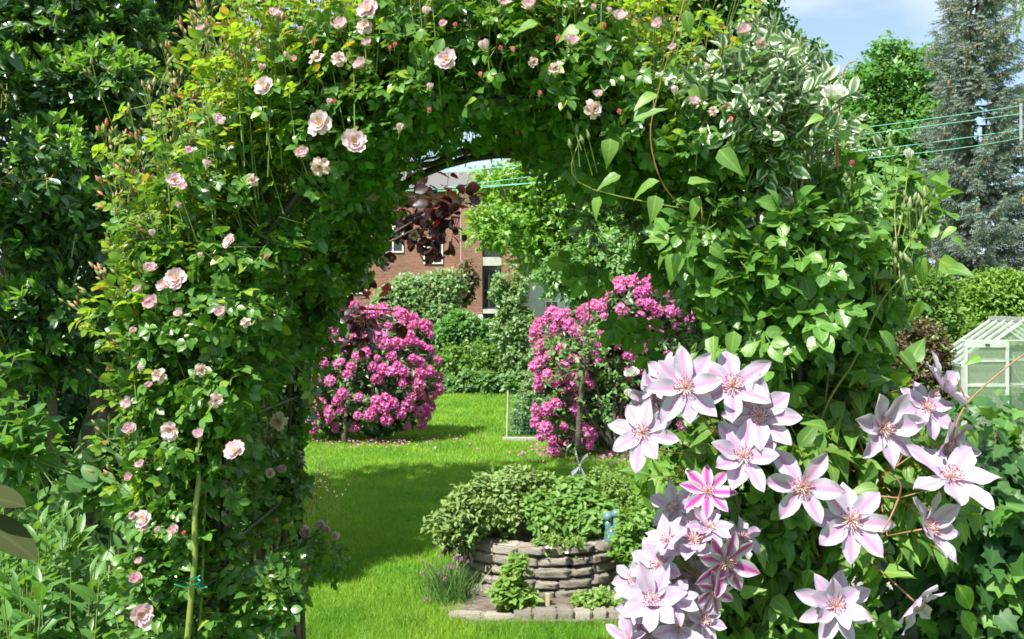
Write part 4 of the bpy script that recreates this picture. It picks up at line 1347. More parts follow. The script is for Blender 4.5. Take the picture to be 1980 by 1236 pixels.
sage = [(868, 1040, 38, 36, 5.55), (905, 1000, 45, 45, 5.6), (950, 975, 50, 45, 5.75), (1000, 960, 45, 40, 5.9), (900, 1050, 35, 28, 5.55), (960, 1010, 55, 40, 5.7), (1040, 965, 45, 35, 5.95)]
clump('sage_bush', 'grey green sage bush spilling over the left of the stone wall', 'sage', sage, 5.7, M_SAGE, 760, 14, .038, .13, ELL, P(950, 1075, 5.75), up=.7, radial=.75, along=.55, stem=BARK)
balm = [(1040, 1000, 45, 36, 5.75), (1090, 1000, 50, 36, 5.8), (1140, 1000, 45, 36, 5.85), (1120, 1030, 45, 30, 5.7), (1060, 1025, 35, 30, 5.65), (1165, 1020, 25, 35, 5.75), (1110, 962, 50, 18, 5.9)]
clump('lemon_balm', 'tall lemon balm in the middle of the stone herb bed', 'herb', balm, 5.8, M_BALM, 680, 12, .041, .115, OVALBIG, P(1100, 1065, 5.8), up=1.0, droop=.25, radial=.85, along=.35)
oreg = [(1190, 965, 30, 35, 6.0), (1215, 985, 18, 28, 5.95), (1165, 940, 30, 18, 6.1), (1200, 1010, 25, 25, 5.9)]
clump('oregano', 'yellow green fine leaved oregano behind the blue ornament', 'herb', oreg, 6.0, M_OREG, 420, 12, .020, .11, SIMPLE, P(1195, 1040, 6.0), up=1.0)
rightg = [(1225, 1060, 40, 60, 5.45), (1255, 1030, 45, 50, 5.6), (1290, 1010, 50, 45, 5.7), (1240, 1110, 35, 40, 5.3), (1300, 1080, 50, 60, 5.5), (1345, 1040, 50, 60, 5.8)]
clump('mint_patch', 'low green mint growing at the right side of the stone wall', 'herb', rightg, 5.5, M_BALM, 640, 11, .038, .12, OVALBIG, P(1260, 1150, 5.5), up=.9)
clump('front_balm', 'small bright green balm plant before the stone wall', 'herb', [(993, 1130, 28, 24, 5.2), (985, 1165, 32, 30, 5.17), (1010, 1175, 28, 28, 5.18), (1003, 1110, 18, 14, 5.2)], 5.18, M_OREG, 170, 11, .040, .09, OVALBIG, P(993, 1200, 5.2), up=1.0)
clump('weed_patch', 'loose patch of yellow green seedlings behind the edging stones', 'weeds', [(1130, 1180, 30, 20, 5.18), (1165, 1175, 35, 22, 5.2), (1195, 1185, 25, 20, 5.15), (1110, 1195, 20, 14, 5.15)], 5.2, M_OREG, 190, 9, .030, .08, SIMPLE, P(1150, 1200, 5.2), up=1.0)
clump('edge_herb', 'pale tufts hanging over the top of the stone wall', 'herb', [(1075, 1060, 22, 12, 5.5), (1110, 1062, 20, 10, 5.5), (1050, 1058, 14, 12, 5.5)], 5.5, M_OREG, 90, 9, .026, .07, LANCE, P(1080, 1072, 5.55), up=.8)

# chives
e = thing('chives', P(862, 1172, 5.4), 'clump of grassy chives with round pink flowers left of the wall', 'chives')
n = 520
b = np.stack([rng.normal(P(866, 0, 5.4)[0], .055, n), rng.normal(5.42, .05, n), np.full(n, .02)], 1)
d = nrm(np.stack([rng.normal(0, .3, n), rng.normal(0, .3, n), np.ones(n)], 1))
fr = frames(d, nrm(rng.normal(size=(n, 3)) * [1, 1, .2] + [0, -.6, 0]))
hh = rng.uniform(.12, .27, n)
scatter('leaves', BLADE, b, fr, np.stack([np.full(n, .085), hh, hh], 1), M_CHIVE, e)
PUFF = [tm_join([(leaf_t('lance', .3, .2, .1, 2), (lambda v: np.stack([nrm(np.cross(v, [.3, .2, .9])), v, np.cross(nrm(np.cross(v, [.3, .2, .9])), v)], -1))(nrm(np.array(v_))), (0, 0, 0)) for v_ in np.random.default_rng(3).normal(size=(46, 3))])]
PM = tmesh('flower_head', PUFF[0]); PM.materials.append(M_CHIVEFL)
for i, (px, py) in enumerate([(848, 1108), (816, 1108), (824, 1160), (838, 1105), (852, 1075), (880, 1078), (893, 1080), (830, 1090), (868, 1095), (905, 1085), (890, 1130), (816, 1085), (860, 1120)]):
    q = P(px, py, 5.36 + rng.uniform(-.04, .08))
    o = bpy.data.objects.new('flower', PM); COL.objects.link(o); o.parent = e; o.location = tuple(q - origin_of(e)); s_ = rng.uniform(.009, .016); o.scale = (s_,) * 3
    r0 = np.array([e.location[0] + rng.normal(0, .03), e.location[1] + rng.normal(0, .02), .02])
    st = MB(); st.tube([r0, (r0 + q) / 2 + np.array([(r0[0] - q[0]) * .2, 0, .02]), q], .0015, 4)
    st.build('flower_stalk', GREENSTEM, e)

# blue glazed ornament: a pot-bellied body with two stalks ending in balls
e = thing('glazed_ornament', P(1180, 1052, 5.62), 'turquoise glazed ornament with two ball ended stalks on the herb bed', 'ornament')
M_GLAZE = surf_mat('blue_glaze', (.06, .15, .18), (.11, .22, .25), 14, .12, spec=.8)
c0 = P(1184, 1052, 5.62); k = 5.62 / F
m = MB(); m.lathe([(.02 * 1, 0), (15 * k, 2 * k), (17 * k, 12 * k), (14 * k, 22 * k), (9 * k, 32 * k), (3 * k, 36 * k)], c0 - np.array([0, 0, .003]), 18)
m.build('body', M_GLAZE, e, True)
for (sx, bx_, top) in ((-7, -9, 47), (7, 7, 53)):
    m = MB(); m.tube([c0 + np.array([sx * k * .5, 0, 18 * k]), c0 + np.array([sx * k * 1.1, 0, 30 * k]), c0 + np.array([bx_ * k, 0, top * k])], [8 * k, 6.5 * k, 5.2 * k], 14); s_ = m.build('stalk', M_GLAZE, e, True)
    m = MB(); R_ = 9.2 * k; m.lathe([(R_ * math.sin(t_), R_ * (1 - math.cos(t_))) for t_ in np.linspace(.12, 3.02, 11)], c0 + np.array([bx_ * k, 0, (top - 4) * k]), 18); m.build('ball', M_GLAZE, s_, True)
o = bpy.data.objects.new('fieldstone', STONES[3]); COL.objects.link(o); o.location = tuple(P(1168, 1058, 5.50)); o.scale = (.085, .06, .05); o.rotation_euler = (.1, .2, .5)
tag(o, 'brown rounded fieldstone lying below the turquoise ornament', 'stone')
for i, (px, py) in enumerate([(1058, 1058), (1068, 1059), (1096, 1068)]):
    m = MB(); q = P(px, py + 2, 5.44); m.lathe([(.001, .012), (.008, .010), (.013, .003), (.014, 0)], q, 10)
    o = m.build('shell', surf_mat('shell', (.62, .56, .52), None, rough=.4), None, True, loc=q)
    tag(o, ['pale shell on the wall top, leftmost of the three', 'pale shell on the wall top, beside the leftmost one', 'pale shell on the wall top, set apart from the other two'][i], 'shell', 'shells on the wall top')

# silver pinwheel
e = thing('pinwheel', P(1119, 960, 6.35), 'silver foil pinwheel on a thin rod behind the herb bed', 'pinwheel')
M_FOIL = surf_mat('silver_foil', (.62, .63, .64), None, rough=.22, metal=.9)
c0 = P(1121, 900, 6.3); k = 6.3 / F
m = MB(); m.tube([(c0[0], c0[1] + .012, 0), (c0[0], c0[1] + .012, c0[2] + .02)], .004, 6); m.build('rod', M_ZINC, e)
for i in range(4):
    a = math.radians(112 + 90 * i); ca, sa = math.cos(a), math.sin(a)
    V, Fc = [], []
    nu, nv = 6, 5
    R_ = (42 if i % 2 == 0 else 33) * k
    for u in range(nu):
        for v in range(nv):
            t, s_ = u / (nu - 1), v / (nv - 1)
            ln = R_ * t; wd = 17 * k * t * (1 - .55 * t) * 1.6 * s_
            dep = -(.006 + math.sin(s_ * math.pi * .9) * 15 * k * t)
            x = ln * ca - wd * sa; z = ln * sa + wd * ca
            V.append(c0 + np.array([x * .55, dep, z]))
    for u in range(nu - 1):
        for v in range(nv - 1):
            Fc.append((u * nv + v, u * nv + v + 1, (u + 1) * nv + v + 1, (u + 1) * nv + v))
    m = MB(); m.add(V, Fc); m.build('vane', M_FOIL, e, True)
m = MB(); m.lathe([(.002, -.006), (.008, -.004), (.008, .004), (.002, .006)], c0 + np.array([0, -.012, 0]), 10); m.build('hub', M_FOIL, e, True)


# ------------------------------------------------------------------ the big evergreen laurel on the left
def laurel():
    e = thing('laurel_shrub', (-3.0, 5.6, 0), 'huge dark glossy laurel filling the left edge behind the arch', 'laurel')
    near = pblobs([(60, 70, 95, 70, 5.5), (165, 60, 95, 75, 5.4), (250, 90, 80, 80, 5.6), (50, 190, 90, 70, 5.3), (190, 180, 100, 70, 5.2), (300, 170, 70, 80, 5.7),
                   (50, 345, 95, 62, 4.7), (130, 310, 70, 45, 4.8), (200, 300, 80, 60, 5.4), (40, 440, 90, 60, 4.9), (130, 470, 90, 70, 5.0), (220, 430, 80, 70, 5.2), (280, 520, 70, 90, 5.5),
                   (100, 590, 95, 60, 5.0), (30, 640, 80, 60, 5.0), (190, 620, 80, 60, 5.2), (120, 690, 100, 60, 5.3), (250, 680, 70, 70, 5.6), (40, 10, 90, 60, 6.0), (380, 60, 70, 90, 6.2)], 5.2)
    back = pblobs([(60, 260, 240, 260, 6.6), (300, 240, 170, 240, 6.8), (430, 480, 150, 220, 6.9), (60, 600, 240, 240, 6.5), (280, 760, 170, 200, 6.7), (80, 860, 200, 160, 6.4), (420, 760, 120, 200, 7.0), (300, 30, 200, 150, 6.9), (460, 130, 120, 160, 7.1), (520, 660, 70, 200, 7.2)], 6.7, .5)
    high = [(-2.7, 5.9, 4.2, 1.1, 1.0, .9), (-3.6, 5.6, 4.6, 1.1, 1.1, 1.0), (-2.6, 6.2, 5.0, .9, .9, .8), (-3.4, 6.3, 5.5, 1.0, 1.0, .7), (-4.2, 5.6, 3.2, 1.0, 1.1, 1.0), (-2.1, 6.6, 4.3, .7, .8, .7),
            (-4.0, 5.4, 1.8, .9, 1.0, 1.2), (-3.1, 6.9, 3.9, 1.0, .8, 1.1), (-2.2, 6.9, 5.3, .7, .7, .6), (-1.75, 6.6, 4.9, .6, .7, .5), (-3.35, 4.3, 2.6, .75, .7, .55), (-2.95, 3.85, 2.15, .5, .5, .42), (-3.6, 4.6, 3.1, .7, .7, .5), (-3.1, 4.7, 3.1, .55, .6, .4)]  # last clumps: unseen overhang added to shade the lower laurel
    a, d = blob_sample(lobed(near, 190, .30, .48, .10), 2300, .25)
    d = nrm(d + UP * .45 + rng.normal(0, .3, d.shape))
    p, fr, s = twig_leaves(a, d, 10, .062, .12, along=.6, radial=.75, droop=.05, up_n=.4, out_n=.5, tip=False)
    tip = rng.random(len(a)) < .25 + .4 * (d[:, 2] > .35)
    scatter('foliage', ELL, p, fr, s, M_LAUREL, e)
    p, fr, s = twig_leaves(a[tip] + d[tip] * .10, d[tip], 7, .052, .06, along=.9, radial=.55, tip=True)
    scatter('new_growth', ELL, p, fr, s * 1.15, M_LAUREL_YOUNG, e)
    twig_mesh('twigs', a, d, .12, .003, GREENCANE, e, back=1.0)
    a, d = blob_sample(back, 2400, .2)
    p, fr, s = twig_leaves(a, nrm(d + UP * .3), 9, .085, .16)
    scatter('inner_foliage', ELL, p, fr, s, M_LAUREL, e)
    a, d = blob_sample(high, 2400, .3)
    p, fr, s = twig_leaves(a, nrm(d + UP * .4), 9, .11, .22)
    scatter('upper_and_shading_foliage', ELL, p, fr, s, M_LAUREL, e)
    # flower racemes: short upright spikes of buds
    rc = MB()
    a, d = blob_sample(near, 60, .97)
    for q in a:
        b = q + np.array([rng.normal(0, .03), -.03, .11]); rc.tube([q, (q + b) / 2, b], [.002, .002, .001], 4)
        for t in np.linspace(.25, 1, 9):
            rc.lathe([(.001, -.003), (.004, 0), (.001, .003)], q + (b - q) * t + rng.normal(0, .006, 3), 5)
    rc = rc.build('flower_spikes', surf_mat('laurel_bud', (.28, .30, .14), (.4, .4, .24), 50, .7), e); tag(rc, kind='stuff')
    mb = MB()
    for (x, y, tx, ty, tz, r0) in [(-3.0, 5.8, -2.7, 5.9, 4.2, .10), (-2.7, 6.0, -2.2, 5.8, 3.6, .08), (-3.4, 5.7, -3.6, 5.6, 4.6, .09), (-2.35, 5.9, -2.0, 6.2, 3.2, .06), (-2.62, 5.4, -2.55, 5.3, 2.6, .035), (-2.5, 5.5, -2.2, 5.4, 3.0, .04)]:
        mb.tube(wiggle((x, y, -.05), (tx, ty, tz), 9, .05), list(np.linspace(r0, r0 * .35, 9)), 8)
    mb.build('trunk', BARK, e, True)


laurel()


# border plants lower left
def border():
    e = thing('border_plants', (-1.2, 3.0, 0), 'dense tall green border perennials below the laurel at lower left', 'perennials')
    n = 210
    y = rng.uniform(2.2, 3.7, n)
    x = (rng.uniform(-60, 255, n) - CX) / F * y
    h = np.clip(1.6 - (rng.normal(445, 45, n)) / F * y, .4, .98)
    h = np.where((x * F / y + CX) > 150, h * .86, h)
    P_, D_, N_, S_ = [], [], [], []
    st = MB()
    for i in range(n):
        t_ = np.array([x[i] + rng.normal(0, .06), y[i] + rng.normal(0, .06), h[i]])
        w = wiggle((x[i], y[i], 0), t_, 6, .006); st.tube(w, [.004, .0035, .003, .0026, .0022, .0015], 4)
        m_ = 24; a0 = rng.random() * 6
        for j in range(m_):
            f_ = .12 + .88 * (j + .5) / m_; q = np.array([np.interp(f_ * 5, range(6), w[:, c]) for c in range(3)])
            a = a0 + j * 2.4; el = np.interp(f_, [.25, .8, 1], [-.15, .35, 1.1])
            P_.append(q); D_.append([math.cos(a) * math.cos(el), math.sin(a) * math.cos(el), math.sin(el)]); N_.append([rng.normal(0, .3) - math.cos(a) * .3, rng.normal(0, .3) - math.sin(a) * .3, 1])
            S_.append(rng.uniform(.085, .125) * (1.1 - .55 * max(0, f_ - .7) / .3))
    scatter('leaves', [leaf_t('lance', .19, .3, .25, 5, .006), leaf_t('lance', .22, .2, .4, 5, -.006), leaf_t('lance', .17, .45, .15, 5)], np.array(P_), frames(np.array(D_), np.array(N_)), np.array(S_), M_HERB, e)
    st.build('stems', GREENSTEM, e)
    e = thing('tall_grass_tuft', P(245, 1180, 3.3), 'tuft of arching long grass between the border plants and the rose', 'grass tuft')
    n = 260
    b = np.stack([rng.normal(P(250, 0, 3.2)[0], .08, n), rng.normal(3.25, .12, n), np.full(n, .2)], 1)
    d = nrm(np.stack([rng.normal(0, .5, n), rng.normal(0, .5, n), np.ones(n)], 1)); hh = rng.uniform(.35, .7, n)
    arc = tm([(-.5, 0, 0), (.5, 0, 0), (.45, .4, .05), (-.45, .4, .05), (.35, .75, .22), (-.35, .75, .22), (0, 1, .5)], [(0, 1, 2, 3), (3, 2, 4, 5), (5, 4, 6)], [(.5, 0)] * 7)
    scatter('blades', [arc], b, frames(d, nrm(rng.normal(size=(n, 3)) * [1, 1, .1])), np.stack([np.full(n, .007), hh, -hh], 1), M_TALLGRASS, e)
    clump('leafy_shoot', 'bright leafy twig reaching in at the left edge above the border plants', 'shrub', [(5, 770, 16, 24, 2.5), (20, 885, 40, 30, 2.5), (62, 880, 20, 24, 2.45), (5, 940, 18, 24, 2.5)], 2.5, M_HERB, 34, 8, .058, .12, [leaf_t('oval', .22, .3, .2, 5), leaf_t('oval', .24, .2, .3, 5)], P(-60, 1300, 2.5), up=.7, stem=GREENSTEM)
    e = thing('broad_leaf_shoot', P(-70, 1030, 1.35), 'two broad drooping grey green leaves hanging in close at the left edge', 'leaves')
    m = MB(); m.tube([P(-150, 1300, 1.4), P(-110, 1080, 1.38), P(-60, 960, 1.36), P(-20, 960, 1.35)], [.004, .004, .003, .002], 6); m.build('stem', GREENSTEM, e)
    a = np.array([P(-60, 955, 1.36), P(-50, 1000, 1.36)]); t_ = np.array([P(45, 968, 1.33), P(72, 1072, 1.33)])
    scatter('leaves', [leaf_t('oval', .22, .3, .12, 8)], a, frames(t_ - a, np.array([[.1, -.6, .9], [.5, -.7, .7]])), np.linalg.norm(t_ - a, axis=1), leaf_mat('dull_leaf', (.035, .05, .02), (.05, .06, .025), .2, .9, spec=.05, vein=.3), e)
    clump('shade_plants', 'dim broad leaved plants under the laurel beside the rose', 'plant', [(240, 900, 70, 60, 4.6), (190, 960, 60, 40, 4.4), (120, 960, 80, 40, 4.8), (290, 980, 60, 50, 4.4)], 4.5, M_MINT, 150, 7, .085, .16, OVALBIG, P(220, 1250, 4.5), up=.6)
    clump('dry_stalks', 'wispy dry brownish stalks standing in the shaded lawn beside the arch', 'plant', [(635, 960, 22, 40, 4.6), (612, 940, 15, 40, 4.6), (655, 965, 14, 28, 4.55)], 4.6, leaf_mat('dry_leaf', (.13, .14, .05), (.2, .17, .07), .3, .6), 12, 5, .016, .15, SIMPLE, P(632, 1180, 4.65), up=1.3, r_=.0012, stem=surf_mat('dry_stem', (.05, .05, .025), (.09, .075, .035), 30, .8))


border()

# ------------------------------------------------------------------ rose arch
HWID, ZS, YF, YBK = .64, 1.43, 2.22, 3.0


def arch_pt(s):
    """s in metres along the hoop from the left foot; gives x, z and outward normal"""
    if s < ZS: return -HWID, s, -1.0, 0.0
    if s < ZS + math.pi * HWID:
        a = math.pi - (s - ZS) / HWID
        return HWID * math.cos(a), ZS + HWID * math.sin(a), math.cos(a), math.sin(a)
    return HWID, ZS - (s - ZS - math.pi * HWID), 1.0, 0.0


S_TOT = 2 * ZS + math.pi * HWID
arch = thing('rose_arch', (0, 2.6, 0), 'dark metal garden arch buried under climbing roses', 'arch')
for yy in (YF, YBK):
    m = MB(); m.tube([(arch_pt(s)[0], yy, arch_pt(s)[1]) for s in np.linspace(0, S_TOT, 60)], .0115, 8); m.build('hoop', M_METALDARK, arch, True)
for s in np.concatenate([np.linspace(.25, S_TOT - .25, 17)]):
    x, z, _, _ = arch_pt(s); m = MB(); m.tube([(x, YF, z), (x, YBK, z)], .005, 6); m.build('crossbar', M_METALDARK, arch)
m = MB()
q = P(402, 0, 2.3); m.box((q[0] - .012, 2.29, -.1), (q[0] + .012, 2.315, 1.35)); m.build('post', M_METALDARK, arch)
q = P(574, 0, 3.02); m = MB(); m.tube(wiggle((q[0], 3.05, -.05), (q[0] - .01, 3.04, 1.5), 9, .006, seed=5), .016, 8); m.build('post', surf_mat('wooden_post', (.07, .045, .035), (.12, .08, .06), 16, .85, bump=.4), arch, True)


def arch_sample(n, s0, s1, rlo, rhi, y0, y1, fr=.35):
    s = rng.uniform(s0, s1, n)
    A = np.array([arch_pt(v) for v in s])
    r = rlo + (rhi - rlo) * rng.random(n)
    y = np.where(rng.random(n) < fr, y0 + (y1 - y0) * .25 * rng.random(n), rng.uniform(y0, y1, n))
    p = np.stack([A[:, 0] + A[:, 2] * r, y, A[:, 1] + A[:, 3] * r], 1)
    cl_ = p[rng.integers(0, n, max(8, n // 16))]              # leaves gather on side shoots
    j = rng.random(n) < .62
    q = cl_[rng.integers(0, len(cl_), n)] + rng.normal(0, .036, (n, 3))
    p = np.where(j[:, None], q, p); p[:, 1] = np.clip(p[:, 1], y0 - .03, y1)
    nn = np.stack([A[:, 2], np.where(y < y0 + .35 * (y1 - y0), -1.0, -.1), A[:, 3]], 1)
    nn = nrm(nn * np.where(r < .03, -.4, 1)[:, None] * np.array([1, 1, 1]) + np.array([0, -.3, 0]))
    return p, nn


rose = thing('climbing_rose', (-.66, 2.4, 0), 'pale pink climbing rose in full flower over the left side and top of the arch', 'rose')
A0 = ZS + math.pi * HWID
groups = [(560, .30, 1.43, .015, .11, 2.13, 2.5), (560, .25, 1.7, .06, .14, 2.35, 3.1), (800, 1.43, 2.1, -.05, .19, 2.13, 3.1), (1550, 2.0, 2.55, -.04, .22, 2.13, 3.1), (700, 2.5, 2.9, -.03, .11, 2.13, 3.1), (420, 2.85, A0 - .45, -.01, .07, 2.15, 3.1)]
pp, nn = [], []
for q in groups:
    a, d = arch_sample(*q); pp.append(a); nn.append(d)
# sprays hanging inside the left shoulder
a, d = blob_sample(pblobs([(640, 500, 55, 80, 2.95), (700, 420, 60, 55, 2.95), (595, 620, 35, 90, 2.95), (770, 400, 55, 45, 3.0), (565, 760, 20, 80, 3.0), (690, 500, 60, 40, 3.0), (555, 890, 16, 60, 3.0), (800, 330, 50, 30, 3.0), (520, 640, 60, 90, 2.9), (530, 930, 40, 110, 2.85), (470, 960, 40, 120, 2.7), (600, 1085, 40, 30, 2.97), (625, 1075, 30, 22, 2.95)], 2.9), 520, .2, None, .05)
pp.append(a); nn.append(d)
# skirts of leaves outside the left leg
a, d = blob_sample(pblobs([(320, 640, 75, 70, 2.15), (310, 760, 65, 70, 2.15), (340, 880, 80, 70, 2.12), (330, 1000, 65, 60, 2.12), (315, 1110, 55, 60, 2.12), (520, 1165, 55, 50, 2.2), (570, 1120, 40, 50, 2.2), (430, 760, 60, 50, 2.1), (460, 600, 90, 50, 2.1), (350, 520, 90, 60, 2.15)], 2.17, .07), 560, .3, None, .07)
pp.append(a); nn.append(d)
pp, nn = np.vstack(pp), np.vstack(nn)
nn = nrm(nn + UP * .25 + rng.normal(0, .4, nn.shape))
p, fr, s = twig_leaves(pp, nn, 3, .057, .06, along=.45, radial=.85, droop=.12, up_n=.75, out_n=.35, rand_n=.5)
# keep the way through the arch open
tx, tz = p[:, 0], p[:, 2]
inside = ((np.abs(tx) < HWID - .16) & (tz < ZS)) | ((tz >= ZS) & (np.hypot(tx, tz - ZS) < HWID - np.interp(tx, [-.45, -.28], [.15, .02])))
inside |= (p[:, 1] > 2.8) & (np.hypot(tx, tz - ZS) < HWID + .05) & (tx > -.36) & (tx < .04) & (tz > ZS)   # bare hoop and wood at the crown
kp = ~inside
tk = kp.reshape(-1, 3).all(1)
scatter('leaves', ROSE, p[kp], fr[kp], s[kp], M_ROSE, rose)
twig_mesh('twigs', pp[tk], nn[tk], .06, .0014, GREENSTEM, rose, back=.6)

# canes
mb = MB(); gb = MB()
for i in range(20):
    y0 = rng.uniform(2.35, 3.1); r0 = rng.uniform(-.01, .04); s1 = rng.choice([rng.uniform(1.3, 2.0), rng.uniform(2.2, 3.2)], p=[.75, .25]); n = 26
    ss = np.linspace(0, s1, n); w = np.cumsum(rng.normal(0, .012, (n, 2)), 0)
    pts = []
    lean, drift = rng.uniform(.0, .05), rng.uniform(-.35, .25)
    for k_, s_ in enumerate(ss):
        x, z, nx_, nz_ = arch_pt(s_); rr = abs(r0 + w[k_, 0] + lean * math.sin(s_ * 2.1 + y0 * 9)); pts.append((x + nx_ * rr, np.clip(y0 + drift * s_ + w[k_, 1], 2.25, 3.04), z + nz_ * rr))
    mb.tube(pts, list(np.linspace(rng.uniform(.006, .011), .003, n)), 6)
for i in range(6):     # bare wood lying on the inner hoop
    a = rng.uniform(1.9, 2.5); n = 16; ss = np.linspace(a, a + rng.uniform(.6, 1.2), n); y0 = rng.uniform(2.8, 3.05); w = np.cumsum(rng.normal(0, .014, (n, 2)), 0)
    mb.tube([(arch_pt(s_)[0] + arch_pt(s_)[2] * (.03 + q_[0]), y0 + q_[1], arch_pt(s_)[1] + arch_pt(s_)[3] * (.03 + q_[0])) for s_, q_ in zip(ss, w)], list(np.linspace(.009, .004, n)), 6)
mb.build('canes', CANE, rose, True)
gb.tube([P(358, 1420, 2.05), P(362, 1236, 2.05), P(377, 1080, 2.06), P(376, 1000, 2.05), P(384, 930, 2.07), P(380, 880, 2.08), P(410, 720, 2.12), P(430, 560, 2.2)], [.0062, .006, .0058, .0055, .0053, .0048, .004, .003], 8)
gb.build('green_cane', GREENCANE, rose, True)
gb = MB()
gb.tube([P(372, 1420, 2.12), P(385, 1236, 2.12), P(392, 1080, 2.13), P(396, 960, 2.14), P(412, 760, 2.16)], [.004, .0038, .0036, .0034, .003], 8)
sp = MB()
for q in [((545, 1130, 3.0), (590, 1080, 2.98), (618, 1028, 2.95)), ((590, 1080, 2.98), (630, 1060, 2.96), (646, 1045, 2.95)), ((575, 1097, 2.98), (586, 1070, 2.97), (591, 1040, 2.95)), ((560, 1115, 3.0), (580, 1112, 2.98), (586, 1105, 2.95))]:
    sp.tube([P(*c_) for c_ in q], [.0028, .0022, .0015], 5)
sp.build('spray_stem', GREENCANE, rose, True)
gb.build('green_cane', GREENCANE, rose, True)
m = MB(); q = P(376, 1137, 2.05); m.tube([q + np.array([.011 * math.cos(t), .011 * math.sin(t), .002 * t]) for t in np.linspace(0, 12.6, 28)], .0016, 5)
m.tube([q + np.array([-.011, -.006, 0]), P(350, 1134, 2.03), P(338, 1130, 2.02)], .0014, 5); m.tube([q + np.array([.011, -.004, 0]), P(394, 1137, 2.04), P(400, 1135, 2.03)], .0014, 5)
o = m.build('twine_tie', surf_mat('teal_twine', (.05, .42, .36), None, rough=.6)); tag(o, 'teal twine tying the thick green rose cane to the arch post', 'twine')

# young flowering shoots standing up from the arch
A, D, LN = [], [], []
for i in range(500):
    s_ = rng.choice([rng.uniform(1.45, 2.0), rng.uniform(1.9, 2.82), rng.uniform(2.0, 2.7)], p=[.40, .40, .20])
    x, z, nx_, nz_ = arch_pt(s_); r_ = rng.uniform(.05, .20)
    A.append((x + nx_ * r_, rng.uniform(2.08, 2.9), z + nz_ * r_)); D.append((nx_ * .22 + rng.normal(0, .14), rng.normal(-.08, .14), 1.0)); LN.append(rng.uniform(.16, .40))
for px, py in ((190, 590), (215, 560), (250, 560), (240, 500), (300, 470), (170, 620), (250, 700), (215, 860), (230, 940), (220, 760)):
    q = P(px + 70, py + 60, 2.1); A.append(q); D.append((-.7, -.1, .7)); LN.append(.11)
A, D, LN = np.array(A), nrm(np.array(D)), np.array(LN)
p, fr, s = twig_leaves(A, D, 7, .052, LN, along=.55, radial=.8, droop=.0, up_n=.8, out_n=.2)
scatter('young_leaves', ROSE, p, fr, s, M_ROSE_YOUNG, rose)
twig_mesh('young_shoots', A, D, LN, .0017, GREENSTEM, rose, back=.3)
# clusters of small green buds on their tips
BUD = tm_join([(tm(*(lambda: (
    [(.26 * r_ * math.cos(a), z, .26 * r_ * math.sin(a)) for z, r_ in ((0, .12), (.25, .75), (.5, .8), (.8, .45), (1.0, .12)) for a in np.linspace(0, 6.283, 7)[:-1]],
    [(i * 6 + j, i * 6 + (j + 1) % 6, (i + 1) * 6 + (j + 1) % 6, (i + 1) * 6 + j) for i in range(4) for j in range(6)]))()), np.eye(3), (0, 0, 0))])
tp = A + D * LN[:, None]
bp, bd, bs = [], [], []
for q, d in zip(tp, D):
    for j in range(rng.integers(3, 8)):
        v = nrm(d + rng.normal(0, .35, 3)); l_ = rng.uniform(.02, .05)
        bp.append(q + v * l_); bd.append(v); bs.append(rng.uniform(.012, .020))
bp, bd, bs = np.array(bp), np.array(bd), np.array(bs)
o = scatter('green_buds', [BUD], bp, frames(bd, rnd_dir(len(bd))), bs, leaf_mat('rose_bud', (.20, .23, .06), (.34, .25, .12), .25, .5, yellow=(.12, (.55, .2, .17))), rose)
tag(o, kind='stuff')
tag(twig_mesh('bud_stalks', bp - bd * .05, bd, .05, .001, GREENSTEM, rose), kind='stuff')


# ---- blossoms
def petal_grid(L_, W_, prof, nu=6, nv=7, cup=.25, curl=.2, wav=.04, seed=0, notch=0.0, fold=0.0):
    r = random.Random(seed); V, U = [], []
    ph = r.uniform(0, 6); ph2 = r.uniform(0, 6)
    for j in range(nv):
        t = j / (nv - 1); hw = W_ / 2 * np.interp(t, *prof)
        for i in range(nu):
            u = i / (nu - 1) * 2 - 1
            y = L_ * (t - notch * (1 - abs(u)) * t ** 6)
            x = u * hw * (1 + .07 * math.sin(7 * t + ph) * abs(u))
            z = cup * L_ * (t ** 2) * .5 + curl * L_ * (u * u) * (hw / max(W_ / 2, 1e-6)) * .35 + fold * abs(u) * hw + wav * L_ * math.sin(9 * t + ph2 + (2 if u > 0 else 0)) * u * u + wav * .5 * L_ * math.sin(5 * t + ph) * t
            V.append((x, y, z)); U.append((i / (nu - 1), t))
    f = [(j * nu + i, j * nu + i + 1, (j + 1) * nu + i + 1, (j + 1) * nu + i) for j in range(nv - 1) for i in range(nu - 1)]
    return tm(V, f, U)


ROSEP = ([0, .15, .4, .65, .85, 1], [.25, .5, .88, 1, .86, .5])
CLEMP = ([0, .12, .3, .5, .7, .85, .95, 1], [.30, .52, .86, 1, .88, .56, .24, .03])


def flower(layers, prof, seed, nu=6, nv=7, jit=9):
    """layers of (count, length, width, elevation in degrees, cup, curl, wave)"""
    r = random.Random(seed); parts = []
    a0 = r.uniform(0, 6)
    for li, (n, l_, w_, el, cup, curl, wav) in enumerate(layers):
        for i in range(n):
            a = a0 + li * 2.1 + 6.283 * i / n + r.uniform(-.12, .12)
            e_ = math.radians(el + r.uniform(-jit, jit))
            pg = petal_grid(l_ * r.uniform(.9, 1.08), w_ * r.uniform(.88, 1.1), prof, nu, nv, cup + (r.uniform(-.35, .25) if jit > 10 else 0), curl, wav, r.randint(0, 9999), notch=.10 if prof is ROSEP else 0)
            parts.append((pg, rz(a) @ rx(e_) @ ry(r.uniform(-.2, .2)), (-math.sin(a) * .03, math.cos(a) * .03, .012 * li)))
    return tm_join(parts)


def with_calyx(t, name, mat, calyx=True, r0=.16, ln=.9):
    me = tmesh(name, t)
    me.materials.append(mat)
    return me


